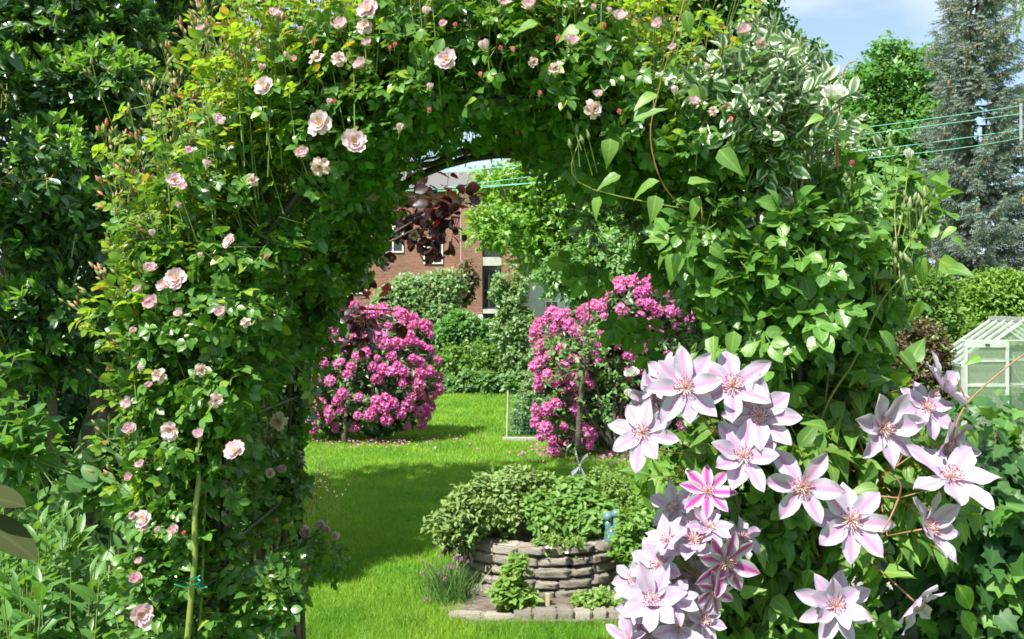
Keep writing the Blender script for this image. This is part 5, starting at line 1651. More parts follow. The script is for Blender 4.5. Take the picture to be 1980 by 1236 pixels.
def stamen_mesh(name, n, l_, spread, mats, r_=.012, tip=.03, seed=1, centre=None):
    r = random.Random(seed); mb = MB()
    for i in range(n):
        a = i * 2.4 + r.uniform(-.2, .2); s_ = spread * math.sqrt((i + .5) / n)
        d = Vector((math.cos(a) * math.sin(s_), math.sin(a) * math.sin(s_), math.cos(s_))); ll = l_ * r.uniform(.8, 1.1)
        b = d * ll; q = d * ll * .5 + Vector((0, 0, .04 * l_))
        mb.tube([d * .02, q, b], r_, 3, 0, False)
        mb.tube([b, b + d * tip * 2.4], tip, 4, 1)
    if centre: mb.lathe([(.01, .0), (centre, .02), (centre * .8, centre * 1.4), (.01, centre * 2.0)], (0, 0, 0.02), 9, 1)
    me = mb.mesh(name)
    for m_ in mats: me.materials.append(m_)
    return me


cal = MB(); cal.lathe([(.03, -.75), (.035, -.3), (.13, -.2), (.15, -.06), (.08, .02)], (0, 0, 0), 8)
for i in range(5):
    a = i * 1.2566; c_, s_ = math.cos(a), math.sin(a)
    cal.add([(c_ * .1 - s_ * .08, s_ * .1 + c_ * .08, -.03), (c_ * .1 + s_ * .08, s_ * .1 - c_ * .08, -.03), (c_ * .55, s_ * .55, -.12)], [(0, 1, 2)])
CALYX = cal.mesh('calyx'); CALYX.materials.append(M_SEPAL)
STAM = stamen_mesh('stamens', 26, .30, .95, (M_YELLOW, M_YELLOW), .008, .025, 2)
OPEN = [with_calyx(flower([(6, 1.0, .95, 8, .25, .5, .05), (5, .78, .78, 26, .3, .5, .05), (4, .55, .5, 42, .3, .5, .06)], ROSEP, i), 'blossom', M_ROSEPETAL) for i in range(4)]
CUP = [with_calyx(flower([(5, 1.0, 1.0, 32, .5, .8, .05), (5, .9, .9, 50, .4, .9, .05), (5, .7, .6, 62, .4, .8, .06)], ROSEP, 10 + i), 'blossom', M_ROSEPETAL) for i in range(4)]
HALF = [with_calyx(flower([(4, 1.0, 1.0, 62, .2, 1.1, .05), (4, .95, .9, 74, .2, 1.1, .05), (3, .8, .6, 80, .1, .9, .05)], ROSEP, 20 + i), 'blossom', M_ROSEPETAL) for i in range(3)]
FADED = [with_calyx(flower([(5, 1.0, .9, 5, -.3, .4, .10), (4, .9, .8, 45, -.1, .5, .12), (3, .6, .5, 60, .1, .6, .1)], ROSEP, 30 + i), 'blossom', M_FADEDPETAL) for i in range(3)]
WHITE = [with_calyx(flower([(6, 1.0, .95, 28, .3, .8, .04), (6, .9, .9, 44, .4, .8, .05), (5, .75, .7, 58, .4, .8, .05), (4, .5, .5, 70, .3, .8, .05)], ROSEP, 40 + i), 'blossom', M_WHITEPETAL) for i in range(2)]
WHITEBUD = [with_calyx(flower([(5, 1.0, .85, 76, .1, 1.2, .03), (3, .95, .7, 84, 0, 1.1, .02)], ROSEP, 50), 'blossom', M_WHITEPETAL)]
PBUD = [with_calyx(flower([(4, 1.0, .8, 82, -.25, 1.2, .02), (3, .95, .6, 86, -.3, 1.1, .02)], ROSEP, 60 + i), 'bud', M_ROSEBUD) for i in range(2)]
KIND = dict(o=OPEN, c=CUP, h=HALF, f=FADED, w=WHITE, b=WHITEBUD, p=PBUD)


def arch_depth(px, py):
    """where the line of sight first meets the planted arch: its front face, or the vault inside"""
    k = 2.2 / F
    x, z = (px - CX) * k, CZ + (HY - py) * k
    def ins(x, z): return (abs(x) < HWID - .03 and z < ZS) or (z >= ZS and math.hypot(x, z - ZS) < HWID - .04)
    if not ins(x, z): return 1.96
    for Y in np.arange(2.2, 3.1, .03):
        if not ins((px - CX) / F * Y, CZ + (HY - py) / F * Y): return Y - .05
    return 3.0


def place_blossom(px, py, size, kind, plant, Y=None, axis=None, lbl=None):
    Y = Y or arch_depth(px, py)
    Rr = size / 2 * Y / F * 1.06
    me = KIND[kind][int(rng.integers(0, len(KIND[kind])))]
    nm = 'bud' if kind == 'p' else 'blossom'
    o = bpy.data.objects.new(nm, me); COL.objects.link(o); o.parent = plant
    if kind in 'hbp':
        ax = Vector((rng.normal(0, .35), -.25 + rng.normal(0, .2), 1)); Rr *= 1.15
    elif kind == 'f': ax = Vector((rng.normal(0, .5), -.9, rng.normal(.1, .4)))
    elif kind in 'cw': ax = Vector((rng.normal(-.1, .4), -.75, .75 + rng.normal(0, .2)))
    else: ax = Vector((rng.normal(-.1, .35), -1, .30 + rng.normal(0, .25)))
    if axis is not None: ax = Vector(axis)
    q = P(px, py, Y)
    if kind in 'hbp': q = q - np.array([0, 0, Rr * .5])
    o.location = tuple(q - origin_of(plant)); o.scale = (Rr,) * 3
    o.rotation_euler = (ax.to_track_quat('Z', 'Y').to_matrix() @ Matrix.Rotation(rng.uniform(0, 6.28), 3, 'Z')).to_euler()
    c_ = bpy.data.objects.new('calyx', CALYX); COL.objects.link(c_); c_.parent = o
    if kind in 'hbp': c_.scale = (1.5, 1.5, 1.2)
    if kind in 'oc':
        s_ = bpy.data.objects.new('stamens', STAM); COL.objects.link(s_); s_.parent = o
    if lbl: o['label'] = lbl
    return o


BL = '''392 60 24 c|422 240 36 c|365 297 26 c|400 318 26 h|338 350 32 o|358 366 26 c|348 396 20 h|490 348 24 f|530 32 32 c|712 20 44 o|658 57 42 c|705 52 32 f|583 57 18 h|552 105 16 h|570 118 20 c|504 130 22 h
655 115 30 f|612 113 34 f|711 90 30 c|703 130 40 c|512 168 42 o|863 117 42 o|857 52 24 c|823 22 26 h|940 88 34 h|970 12 34 c|620 240 50 o|684 275 48 o|588 302 38 c|618 322 38 f|636 197 20 h|772 247 26 h|832 168 22 h
720 368 40 o|640 390 26 f|1028 18 44 c|1103 90 42 c|1148 15 20 h|1178 20 18 h|1198 40 40 c|1278 50 34 c|1073 132 24 f|1031 120 20 f|1157 188 26 c|1147 212 38 f|1305 175 24 h|1340 203 32 c|1437 70 40 c|1470 85 24 f|1302 95 22 c
1365 130 20 h|1380 215 20 f|297 450 22 h|445 468 30 o|388 493 16 h|290 525 36 c|342 540 44 o|318 552 30 o|300 592 42 c|270 565 26 c|352 610 30 c|430 612 36 c|475 625 22 f|253 638 24 h|253 783 34 c|308 728 30 f|287 748 20 c
388 715 26 f|416 775 30 f|272 713 20 h|700 460 22 f|802 455 22 f|252 836 36 c|330 833 38 o|388 845 32 c|455 872 42 o|275 902 26 c|252 925 24 c|278 1004 34 o|258 998 22 c|280 1025 26 c|307 1025 22 h|338 1030 30 c|272 1088 22 c
264 1125 36 c|274 1190 44 o|538 815 36 f|548 913 28 c|522 915 20 f|585 1100 30 c|590 1033 32 c|617 1020 28 c|647 1037 26 h|543 1068 24 f|630 1026 20 c'''
for row in BL.replace('\n', '|').split('|'):
    a = row.split(); place_blossom(float(a[0]), float(a[1]), float(a[2]), a[3], rose)
for px, py in [(606, 80), (754, 92), (763, 86), (648, 196), (930, 143), (829, 212), (880, 48), (970, 92), (993, 95), (1077, 75), (1167, 50), (1043, 180), (1199, 215), (1080, 262), (1000, 257), (512, 495), (660, 467), (625, 505), (355, 1030), (535, 1005), (1406, 204), (1414, 230)]:
    place_blossom(px, py, 15, 'p', rose)


# ------------------------------------------------------------------ variegated shrub grown into the right of the arch
vs = thing('variegated_shrub', (.85, 2.9, 0), 'cream edged variegated shrub grown through the right side of the arch', 'shrub')
bl = pblobs([(1450, 230, 95, 80, 2.12), (1520, 215, 50, 75, 2.14), (1400, 180, 60, 45, 2.12), (1480, 290, 90, 50, 2.12), (1550, 280, 50, 50, 2.12), (1450, 220, 100, 90, 2.3), (1480, 170, 50, 40, 2.4), (1410, 560, 80, 110, 3.05), (1355, 590, 30, 60, 3.1), (1440, 480, 110, 110, 3.0), (1330, 440, 60, 60, 3.1), (1470, 650, 110, 110, 2.9), (1600, 560, 90, 110, 2.7), (1510, 1190, 60, 60, 2.35), (1400, 720, 80, 90, 3.0), (1560, 780, 100, 110, 2.8), (1620, 330, 50, 60, 2.7), (1230, 430, 60, 40, 3.05), (1140, 415, 40, 30, 3.05)], 2.9)
a, d = blob_sample(bl, 1500, .3, None, .07)
d = nrm(d * .6 + UP * .4 + rng.normal(0, .35, d.shape))
p, fr, s = twig_leaves(a, d, 11, .035, .13, along=.6, radial=.7, up_n=.35, out_n=.3, rand_n=.6)
EUO = [leaf_t('oval', .29, .35, .15, 5, .025), leaf_t('oval', .27, .2, .35, 5, -.03), leaf_t('ovate', .3, .45, .1, 5, .02)]
scatter('leaves', EUO, p, fr, s, M_EUO, vs)
twig_mesh('twigs', a, d, .15, .0018, GREENSTEM, vs, back=.7)
A, D, LN = [], [], []
for i in range(60):
    px, py = rng.uniform(1400, 1590), 0; top = np.interp(px, [1400, 1490, 1550, 1590], [110, 80, 130, 220])
    q = P(px, top + 70 + rng.uniform(0, 60), 2.35 + rng.uniform(-.15, .1)); A.append(q); D.append((rng.normal(.05, .15), rng.normal(0, .15), 1)); LN.append(rng.uniform(.10, .20))
A, D, LN = np.array(A), nrm(np.array(D)), np.array(LN)
p, fr, s = twig_leaves(A, D, 13, .032, LN, along=.65, radial=.6, up_n=.2, rand_n=.6)
scatter('shoot_leaves', EUO, p, fr, s, M_EUO, vs)
twig_mesh('shoots', A, D, LN, .002, GREENSTEM, vs, back=.3)
mb = MB()
for i in range(12):
    x0 = rng.uniform(.55, 1.0); mb.tube(wiggle((x0, rng.uniform(2.6, 3.1), -.05), P(rng.uniform(1350, 1600), rng.uniform(200, 600), rng.uniform(2.7, 3.0)), 12, .02), list(np.linspace(.014, .005, 12)), 6)
mb.build('stems', CANE, vs, True)

# ------------------------------------------------------------------ large leaved white rose, right side of the arch
wr = thing('white_rose', (.7, 2.3, 0), 'large leaved white climbing rose with tall green shoots at the right side of the arch', 'rose')
bl = pblobs([(1250, 300, 90, 60, 2.45), (1130, 310, 60, 50, 2.35), (1150, 400, 50, 40, 2.4), (1350, 320, 100, 50, 2.4), (1380, 400, 110, 80, 2.4), (1480, 430, 110, 90, 2.35), (1590, 390, 90, 60, 2.4), (1570, 480, 110, 100, 2.35), (1680, 470, 90, 90, 2.4), (1730, 400, 70, 70, 2.4), (1640, 590, 110, 110, 2.35),
             (1500, 600, 110, 100, 2.45), (1480, 700, 90, 80, 2.4), (1580, 720, 110, 90, 2.3), (1660, 720, 60, 70, 2.35), (1530, 830, 130, 90, 2.25), (1400, 850, 90, 90, 2.3), (1330, 900, 70, 70, 2.25), (1460, 1000, 130, 110, 2.2), (1380, 1120, 110, 100, 2.2), (1540, 1090, 100, 110, 2.25), (1680, 940, 90, 80, 2.3), (1700, 850, 110, 80, 2.35), (1500, 1220, 200, 80, 2.2), (1300, 500, 60, 50, 2.9), (1420, 500, 110, 80, 2.8), (1380, 440, 100, 70, 2.14), (1450, 540, 100, 80, 2.14), (1480, 660, 90, 80, 2.14), (1400, 320, 90, 60, 2.16), (1560, 620, 90, 80, 2.14), (1540, 480, 90, 70, 2.14), (1640, 480, 80, 60, 2.18)], 2.35)
a, d = blob_sample(lobed(bl, 230, .28, .46, .075), 1500, .25)
d = nrm(d * .8 + UP * .25 + np.array([-.1, -.25, 0]) + rng.normal(0, .35, d.shape))
p, fr, s = twig_leaves(a, d, 3, .082, .05, along=.45, radial=.8, droop=.25, up_n=.75, out_n=.35, rand_n=.5)
scatter('leaves', ROSE_BIG, p, fr, s, M_ROSE_BIG, wr)
twig_mesh('twigs', a, d, .07, .002, GREENSTEM, wr, back=.6)
gb = MB()
def stem(mb, pts, r0, r1, n=6):
    """a smooth shoot through (px, py, Y) points"""
    q = np.array([P(*c_) for c_ in pts]); t = np.linspace(0, len(q) - 1, len(q) * 4)
    # Catmull-Rom
    o_ = []
    for v in t:
        i = min(int(v), len(q) - 2); f_ = v - i
        p0, p1, p2, p3 = q[max(i - 1, 0)], q[i], q[i + 1], q[min(i + 2, len(q) - 1)]
        o_.append(.5 * ((2 * p1) + (p2 - p0) * f_ + (2 * p0 - 5 * p1 + 4 * p2 - p3) * f_ ** 2 + (3 * p1 - p0 - 3 * p2 + p3) * f_ ** 3))
    mb.tube(o_, list(np.linspace(r0, r1, len(o_))), n)
    return np.array(o_)
stem(gb, [(1560, 900, 2.2), (1600, 780, 2.15), (1650, 700, 2.15), (1700, 590, 2.15), (1740, 540, 2.15)], .006 * .55, .003 * .55)
stem(gb, [(1590, 820, 2.2), (1612, 640, 2.15), (1625, 520, 2.15)], .0045 * .55, .0025 * .55)
stem(gb, [(1510, 760, 2.2), (1520, 560, 2.2), (1535, 430, 2.2), (1555, 330, 2.25)], .005 * .55, .0028 * .55)
stem(gb, [(1700, 560, 2.2), (1740, 440, 2.2), (1757, 310, 2.2)], .004 * .55, .0025 * .55)
stem(gb, [(1700, 560, 2.2), (1770, 450, 2.2), (1790, 380, 2.2)], .003 * .55, .002 * .55)
stem(gb, [(1740, 540, 2.15), (1730, 420, 2.2), (1735, 360, 2.2)], .003 * .55, .002 * .55)
stem(gb, [(1480, 1300, 2.2), (1470, 1050, 2.2), (1500, 900, 2.2), (1560, 760, 2.2)], .008 * .55, .004 * .55)
stem(gb, [(1420, 420, 2.2), (1130, 360, 2.15), (1120, 270, 2.12)], .003 * .55, .002 * .55)
gb.build('shoots', GREENCANE, wr, True)
rs = MB()
stem(rs, [(1618, 330, 2.2), (1618, 250, 2.15), (1612, 215, 2.15)], .0035, .0028)
stem(rs, [(1622, 260, 2.2), (1626, 170, 2.2), (1636, 128, 2.2), (1655, 118, 2.2)], .0022, .0012)
rs.build('red_shoots', REDSTEM, wr, True)
place_blossom(1610, 196, 62, 'w', wr, 1.98, (.05, -.45, 1))
place_blossom(1760, 298, 32, 'b', wr, 2.18)
place_blossom(1222, 728, 34, 'w', wr, 2.0, (-.2, -.6, 1))
place_blossom(1212, 760, 26, 'b', wr, 1.98, (.2, -.3, 1))
place_blossom(1525, 398, 30, 'c', wr, 2.1); place_blossom(1546, 160, 24, 'c', wr, 2.5); place_blossom(1498, 256, 24, 'f', wr, 2.4)
place_blossom(1646, 315, 18, 'p', wr, 2.2)
bp, bd, bs = [], [], []
for (px, py, n, Yb, sz) in ((1757, 400, 9, 2.2, .022), (1790, 385, 5, 2.2, .02), (1735, 300, 3, 2.2, .022), (1745, 520, 5, 2.15, .022), (1715, 500, 4, 2.15, .020), (1640, 500, 5, 2.15, .02), (1120, 275, 5, 2.12, .022), (1340, 260, 3, 2.2, .022), (1565, 280, 5, 2.3, .02), (1590, 170, 3, 2.4, .02), (1450, 440, 2, 2.2, .018), (1800, 400, 4, 2.2, .022), (1530, 360, 3, 2.2, .02), (1630, 380, 6, 2.2, .02), (1690, 540, 5, 2.15, .02), (1410, 60, 5, 2.3, .02), (1440, 40, 4, 2.3, .02)):
    for j in range(n):
        bp.append(P(px + rng.normal(0, 16), py + rng.normal(0, 18), Yb)); bd.append((rng.normal(0, .25), rng.normal(-.1, .2), 1)); bs.append(sz * rng.uniform(.8, 1.25))
bp, bd = np.array(bp), nrm(np.array(bd))
_g = scatter('green_buds', [BUD], bp, frames(bd, rnd_dir(len(bd))), np.array(bs), leaf_mat('pale_bud', (.17, .24, .09), (.28, .32, .16), .22, .5), wr)
tag(_g, kind='stuff')
tag(twig_mesh('bud_stalks', bp - bd * .07, bd, .07, .0012, GREENSTEM, wr), kind='stuff')
# backlit spray hanging into the opening in front of the right rhododendron
a = np.array([P(*q) for q in ((1300, 640, 2.95), (1255, 620, 2.92), (1210, 590, 2.9), (1175, 540, 2.9), (1240, 640, 2.92), (1280, 660, 2.95), (1150, 510, 2.9), (1190, 585, 2.9))])
d = nrm(np.array([(-.8, -.1, .1), (-.6, 0, -.5), (-.4, -.1, -.6), (-.9, 0, .1), (.1, 0, -1), (0, 0, -1), (-1, 0, -.05), (-.5, 0, .5)]) + rng.normal(0, .08, (8, 3)))
nr = nrm(np.array([[.1, -1, .15]] * 8) + rng.normal(0, .2, (8, 3)))
scatter('hanging_leaves', ROSE_BIG, a, frames(d, nr), np.full(8, .135), M_ROSE_BIG, wr)
tb = MB(); stem(tb, [(1110, 480, 2.9), (1165, 530, 2.9), (1200, 580, 2.9), (1260, 625, 2.93), (1330, 660, 3.0)], .0022, .003); stem(tb, [(1140, 620, 2.9), (1138, 560, 2.9), (1135, 520, 2.9)], .002, .0016); tb.build('hanging_stems', GREENCANE, wr, True)

# purple leaved bush just behind the left side of the arch
pb = thing('purple_bush', (-.75, 3.6, 0), 'dark purple leaved bush behind the left shoulder of the arch', 'shrub')
bl = pblobs([(860, 395, 36, 32, 3.45), (895, 385, 26, 24, 3.4), (880, 440, 32, 24, 3.45), (830, 430, 40, 40, 3.5), (800, 380, 50, 45, 3.55), (690, 605, 40, 26, 3.4), (760, 600, 28, 24, 3.4), (700, 640, 40, 24, 3.4), (660, 570, 40, 40, 3.5), (640, 480, 60, 80, 3.6), (730, 440, 60, 50, 3.6), (770, 630, 26, 14, 3.4), (650, 620, 30, 26, 3.45)], 3.5)
a, d = blob_sample(bl, 130, .2)
p, fr, s = twig_leaves(a, nrm(d + rng.normal(0, .3, d.shape)), 4, .041, .07, along=.5, radial=.8, droop=.35, up_n=.6)
scatter('leaves', [leaf_t('oval', .36, .2, .25, 6, .02), leaf_t('oval', .4, .3, .15, 6, -.02)], p, fr, s, M_PURPLE, pb)
twig_mesh('twigs', a, nrm(d), .09, .0015, CANE, pb, back=.5)
mb = MB()
for b in bl[::3]: mb.tube([(-.98, 3.7, -.05), (-.97, 3.68, .9), (-.9, 3.62, 1.5), (np.array((-.9, 3.62, 1.5)) + b[:3]) / 2 + np.array([0, 0, .06]), b[:3]], [.013, .011, .009, .006, .003], 6)
mb.build('stems', CANE, pb, True)

# ------------------------------------------------------------------ clematis
cl = thing('clematis', (.62, 2.0, 0), 'clematis with big pale lilac flowers striped pink climbing the right arch post', 'clematis')
CL = [flower([(n_, 1.0, .485, el, .10, .25, .05)], CLEMP, 100 + i, 7, 11, 15) for i, (n_, el) in enumerate([(8, 6), (8, 12), (7, 8), (8, 3), (8, 18), (7, 14), (6, 4), (8, 9), (8, -4), (7, 22)])]
CLD = flower([(8, 1.0, .44, 6, .1, .2, .025)], CLEMP, 120, 7, 11)
CLDB = flower([(8, 1.0, .46, 3, .1, .25, .035), (6, .85, .44, 32, .15, .3, .04)], CLEMP, 121, 7, 11)
CLM = [with_calyx(t, 'blossom', M_CLEMPETAL) for t in CL]
CLDM = with_calyx(CLD, 'blossom', M_CLEMDEEP); CLDBM = with_calyx(CLDB, 'blossom', M_CLEMPETAL)
CSTAM = stamen_mesh('stamens', 44, .27, 1.15, (M_FILAMENT, M_ANTHER), .009, .014, 7, .055)
vine = MB()
hubs = [P(1480, 1100, 2.12), P(1640, 1020, 2.12), P(1560, 880, 2.12), P(1700, 930, 2.12), P(1400, 1120, 2.1), P(1420, 860, 2.1), P(1560, 1180, 2.12)]
FL = [(1325, 750, 80, 0, (-.25, -1, .35)), (1417, 747, 88, 1, (-.3, -1, .55)), (1467, 805, 80, 0, (-.1, -1, .35)), (1243, 838, 74, 3, (-.45, -1, .55)), (1437, 884, 80, 4, (-.15, -1, .6)), (1368, 950, 58, 'd', (-.1, -1, .5)),
      (1306, 985, 62, 2, (-.9, -.7, .5)), (1550, 940, 84, 1, (-.1, -1, .15)), (1643, 1006, 86, 3, (.05, -1, .35)), (1706, 828, 84, 0, (.3, -1, .1)), (1836, 926, 98, 2, (.15, -.75, 1.1)), (1792, 1022, 82, 4, (.7, -.9, .4)),
      (1615, 1172, 76, 'b', (-.1, -1, .4)), (1770, 1165, 66, 2, (.5, -.6, -.5)), (1822, 752, 74, 1, (.8, -.35, .8)), (1830, 862, 74, 4, (.5, -.7, .1)), (1285, 730, 62, 2, (-.9, -.45, .5)), (1263, 1160, 76, 0, (-.35, -1, .45)),
      (1340, 1045, 70, 1, (-.2, -.7, .9)), (1402, 1085, 72, 'd2', (.25, -1, -.25)), (1255, 1225, 74, 3, (-.3, -.9, .6)), (1312, 1215, 66, 1, (.1, -.9, .7)), (1275, 1095, 66, 4, (-.7, -.7, .8)), (1435, 1040, 50, 2, (.5, -.6, .5)),
      (1265, 775, 60, 4, (-.8, -.6, -.2)), (1790, 790, 66, 3, (.2, -.8, .6)), (1322, 1120, 66, 0, (-.3, -.9, .7)), (1225, 1120, 50, 2, (-.9, -.4, .4)), (1370, 1020, 52, 1, (.2, -.7, .8)), (1290, 1045, 50, 0, (-.5, -.6, .8)), (1380, 1140, 52, 'd', (.4, -.8, -.3)), (1235, 1180, 50, 4, (-.8, -.6, .2)), (1300, 1160, 56, 3, (-.1, -.8, .8)), (1360, 1200, 50, 2, (.4, -.8, .3)), (1215, 1240, 50, 1, (-.6, -.7, .5))]
for i, (px, py, Rp, kd, ax) in enumerate(FL):
    Y = 1.93 + (.07 if i in (6, 14, 15, 16, 22, 23, 24, 25, 26, 27) else 0) + rng.uniform(-.03, .03) + (.05 if px > 1700 else 0)
    me = CLDM if kd == 'd' else (CLDM if kd == 'd2' else (CLDBM if kd == 'b' else CLM[kd + 5 * (i % 2)]))
    o = bpy.data.objects.new('blossom', me); COL.objects.link(o); o.parent = cl
    c0 = P(px, py, Y); Rr = Rp * .97 * Y / F
    o.location = tuple(c0 - origin_of(cl)); o.scale = (Rr,) * 3
    A_ = Vector(ax).normalized()
    o.rotation_euler = (A_.to_track_quat('Z', 'Y').to_matrix() @ Matrix.Rotation(rng.uniform(0, 6.28), 3, 'Z')).to_euler()
    s_ = bpy.data.objects.new('stamens', CSTAM); COL.objects.link(s_); s_.parent = o
    h = min(hubs, key=lambda q: np.linalg.norm(q - c0))
    A_ = np.array(A_); mid = c0 - A_ * .09
    vine.tube([c0 - A_ * .004, c0 - A_ * .04, mid, (mid + h) / 2 - np.array([0, 0, .02]), h], [.0022, .0018, .0017, .0017, .002], 5)
V2 = [[(1600, 1500, 2.1), (1590, 1250, 2.1), (1560, 1180, 2.12), (1480, 1100, 2.12), (1420, 950, 2.1), (1420, 860, 2.1)], [(1590, 1250, 2.1), (1640, 1020, 2.12), (1700, 930, 2.1), (1780, 870, 2.1)], [(1480, 1100, 2.12), (1400, 1120, 2.1), (1300, 1150, 2.05)], [(1640, 1020, 2.12), (1560, 880, 2.12), (1500, 760, 2.15), (1440, 560, 2.2), (1370, 440, 2.18), (1290, 370, 2.12), (1258, 270, 2.1), (1275, 170, 2.08), (1305, 70, 2.05), (1330, -30, 2.05)],
      [(1560, 960, 1.98), (1700, 960, 1.95), (1740, 962, 1.94), (1800, 945, 1.95)], [(1738, 962, 1.94), (1722, 1000, 1.9), (1700, 1040, 1.9)], [(1738, 962, 1.94), (1742, 940, 1.93), (1730, 920, 1.93)], [(1350, 460, 2.15), (1358, 420, 2.1), (1352, 380, 2.1)], [(1840, 850, 2.0), (1870, 780, 2.0), (1960, 700, 2.0), (2050, 640, 2.0)], [(1870, 780, 2.0), (1862, 760, 2.0), (1850, 730, 2.0)]]
for q in V2: stem(vine, q, .0022, .0013, 5)
vine.build('vines', REDSTEM, cl, True)
# large single leaves: those one can pick out in the photograph, then the mass behind the flowers
LV = [(1180, 268, 62, -95), (1225, 235, 78, 25), (1270, 182, 60, 200), (1330, 175, 52, -30), (1275, 350, 66, 195), (1268, 378, 64, -100), (1330, 355, 56, 15), (1350, 380, 52, -110), (1310, 490, 70, -110), (1372, 475, 52, -35), (1290, 465, 56, 175), (1390, 290, 80, -50), (1160, 380, 55, -110), (1200, 340, 60, 200), (1040, 45, 60, 190), (1110, 50, 60, -15), (1120, 55, 55, 200), (1325, 20, 55, -80),
      (1535, 915, 70, -160), (1575, 975, 56, -115), (1690, 1090, 62, -95), (1565, 1100, 52, -100), (1645, 1100, 50, 210), (1600, 830, 56, 150), (1700, 945, 64, 175), (1740, 1060, 60, -45), (1820, 1040, 70, -60), (1850, 1130, 80, -55), (1860, 1180, 70, -60), (1310, 1020, 40, 170), (1350, 1050, 45, 200), (1380, 1090, 40, -30), (1345, 1115, 40, -70), (1280, 1105, 44, 180), (1245, 1145, 40, 190), (1300, 1170, 46, -160), (1400, 1180, 66, 170), (1430, 1150, 60, 20), (1870, 830, 50, -60), (1895, 690, 40, 200), (1840, 460, 44, -30), (1850, 440, 40, 200), (1800, 460, 40, 60), (1780, 580, 60, -110), (1760, 480, 40, 20), (1690, 470, 40, 100), (1635, 250, 44, -100), (1660, 245, 44, -5), (1590, 225, 46, 200), (1690, 320, 44, 10), (1800, 345, 50, -20), (1420, 640, 70, -100), (1380, 650, 66, -100), (1440, 690, 50, 60), (1315, 700, 40, 95), (1700, 640, 70, -45), (1740, 680, 66, -50), (1760, 700, 70, 60)]
a = np.array([P(x, y, 1.98 + rng.uniform(-.02, .06)) for x, y, _, _ in LV]); ang = np.radians([q[3] for q in LV])
d = nrm(np.stack([np.cos(ang), rng.normal(-.2, .2, len(LV)), np.sin(ang)], 1)); sz = np.array([q[2] * 1.6 / F for q in LV])
n_ = nrm(np.stack([rng.normal(-.1, .3, len(LV)), np.full(len(LV), -.75), rng.uniform(.4, 1.0, len(LV))], 1))
p1, f1, s1 = a, frames(d, n_), sz * 1.1
bl = pblobs([(1400, 900, 100, 80, 2.12), (1520, 880, 110, 90, 2.15), (1640, 900, 110, 80, 2.15), (1720, 1000, 90, 90, 2.15), (1600, 1080, 110, 90, 2.15), (1450, 1050, 100, 90, 2.15), (1330, 1050, 70, 90, 2.1), (1360, 1180, 110, 70, 2.1), (1500, 1180, 110, 80, 2.15), (1790, 900, 70, 70, 2.15), (1830, 1000, 40, 60, 2.15), (1280, 1150, 50, 60, 2.08), (1750, 800, 50, 50, 2.2), (1650, 780, 90, 60, 2.2), (1300, 930, 40, 60, 2.12), (1700, 560, 70, 60, 2.25), (1790, 480, 50, 50, 2.25)], 2.1)
a, d = blob_sample(bl, 300, .3, None, .07)
d = nrm(d + np.array([0, -.3, 0]) + rng.normal(0, .3, d.shape))
p2, f2, s2 = twig_leaves(a, d, 3, .058, .08, along=.5, radial=.7, droop=.45, up_n=.6, out_n=.5)
scatter('leaves', CLEM, np.vstack([p1, p2]), np.concatenate([f1, f2]), np.concatenate([s1, s2]), M_CLEM, cl)
tag(twig_mesh('leaf_stalks', a, d, .09, .0012, REDSTEM, cl, back=.6), kind='stuff')

# ------------------------------------------------------------------ ivy on the right
iv = thing('ivy_hedge', (1.6, 3.2, 0), 'dense dark ivy covered hedge filling the lower right corner', 'ivy')
A, N = [], []
n = 5200
xl, ye, top = 1.16, 2.55, 1.22
for i in range(n):
    u = rng.random()
    bul = lambda a, b: .06 * mnoise.noise(Vector((a * 3, b * 3, 7))) * 2
    if u < .55:
        x, z = rng.uniform(xl, 2.1), rng.uniform(.1, top); A.append((x, ye + bul(x, z) + rng.uniform(-.03, .12), z)); N.append((0, -1, .25))
    elif u < .85:
        y, z = rng.uniform(ye, 3.6), rng.uniform(.05, top - (0.1 * (y - ye) if False else 0)); A.append((xl + .25 * (y - ye) / 2.6 + bul(y, z) + rng.uniform(-.03, .12), y, z)); N.append((-1, -.2, .25))
    else:
        x, y = rng.uniform(xl, 2.2), rng.uniform(ye, 3.5); A.append((x + .1, y, top + bul(x, y) + rng.uniform(-.12, .06))); N.append((0, -.3, 1))
A, N = np.array(A), np.array(N)
d = nrm(np.stack([rng.normal(0, .5, n), rng.normal(-.15, .3, n), np.full(n, -.75)], 1) + N * .35)
scatter('leaves', IVY, A, frames(d, nrm(N + rng.normal(0, .35, N.shape) + UP * .35)), rng.uniform(.038, .068, n), M_IVY, iv)
a, d = blob_sample([(1.42, 2.9, 1.10, .22, .35, .10), (1.55, 2.6, 1.08, .2, .2, .10), (1.3, 2.6, 1.04, .12, .12, .10), (1.75, 2.8, 1.12, .25, .3, .10), (1.25, 2.62, .98, .10, .12, .10)], 130, .4)
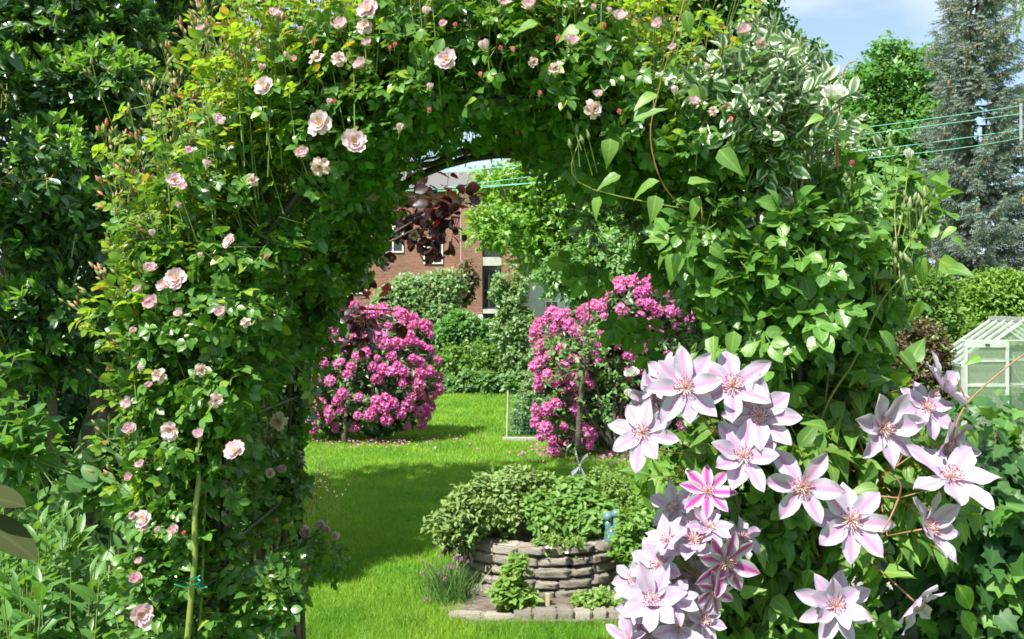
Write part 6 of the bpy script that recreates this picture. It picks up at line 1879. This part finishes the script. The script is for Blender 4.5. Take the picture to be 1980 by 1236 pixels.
p, fr, s = twig_leaves(a, nrm(d + UP * .5), 6, .05, .12, droop=.3)
scatter('young_leaves', IVY, p, fr, s, M_HERB, iv)
mb = MB()
for i in range(60):
    x = rng.uniform(xl + .12, 2.2); y = rng.uniform(ye + .12, 3.5)
    mb.tube(wiggle((x, y, -.05), (x + rng.normal(0, .1), y + rng.normal(0, .1), rng.uniform(.8, 1.3)), 7, .03), list(np.linspace(.012, .004, 7)), 5)
mb.build('stems', CANE, iv, True)
# inner mass of the hedge: dead twigs and old leaves
a = np.stack([rng.uniform(xl + .1, 2.2, 2600), rng.uniform(ye + .1, 3.5, 2600), rng.uniform(.05, top - .05, 2600)], 1)
scatter('inner_leaves', IVY, a, frames(rnd_dir(2600), rnd_dir(2600)), rng.uniform(.06, .10, 2600), M_IVY, iv)

# orange poppies by the path
e = thing('orange_poppies', P(1800, 1150, 4.6), 'small orange flowers beside the garden path', 'flowers')
OR = flower([(5, 1, 1.1, 25, .3, .6, .06)], ROSEP, 77); ORM = tmesh('flower', OR); ORM.materials.append(petal_mat('orange_petal', [(0, (.8, .25, .03)), (1, (.85, .14, .03))], .35, .6, 'v'))
for (px, py, s_) in ((1812, 1106, .024), (1798, 1112, .02), (1824, 1112, .02), (1780, 1108, .016), (1740, 1210, .018), (1752, 1222, .018)):
    q = P(px, py, 4.6); o = bpy.data.objects.new('flower', ORM); COL.objects.link(o); o.parent = e; o.location = tuple(q - origin_of(e)); o.scale = (s_,) * 3; o.rotation_euler = (.5, rng.normal(0, .3), rng.uniform(0, 6))
    st = MB(); st.tube([q, q - np.array([.01, 0, .1]), np.array([q[0] - .02, q[1], .0])], .0018, 4); st.build('stalk', GREENSTEM, e)
bl = pblobs([(1790, 1180, 50, 40, 4.6), (1740, 1200, 50, 40, 4.5), (1690, 1210, 50, 40, 4.5), (1840, 1190, 40, 50, 4.6)], 4.6)
a, d = blob_sample(bl, 120, .2)
p, fr, s = twig_leaves(a, nrm(d + UP), 6, .05, .10)
scatter('leaves', LANCE, p, fr, s, M_BALM, e)
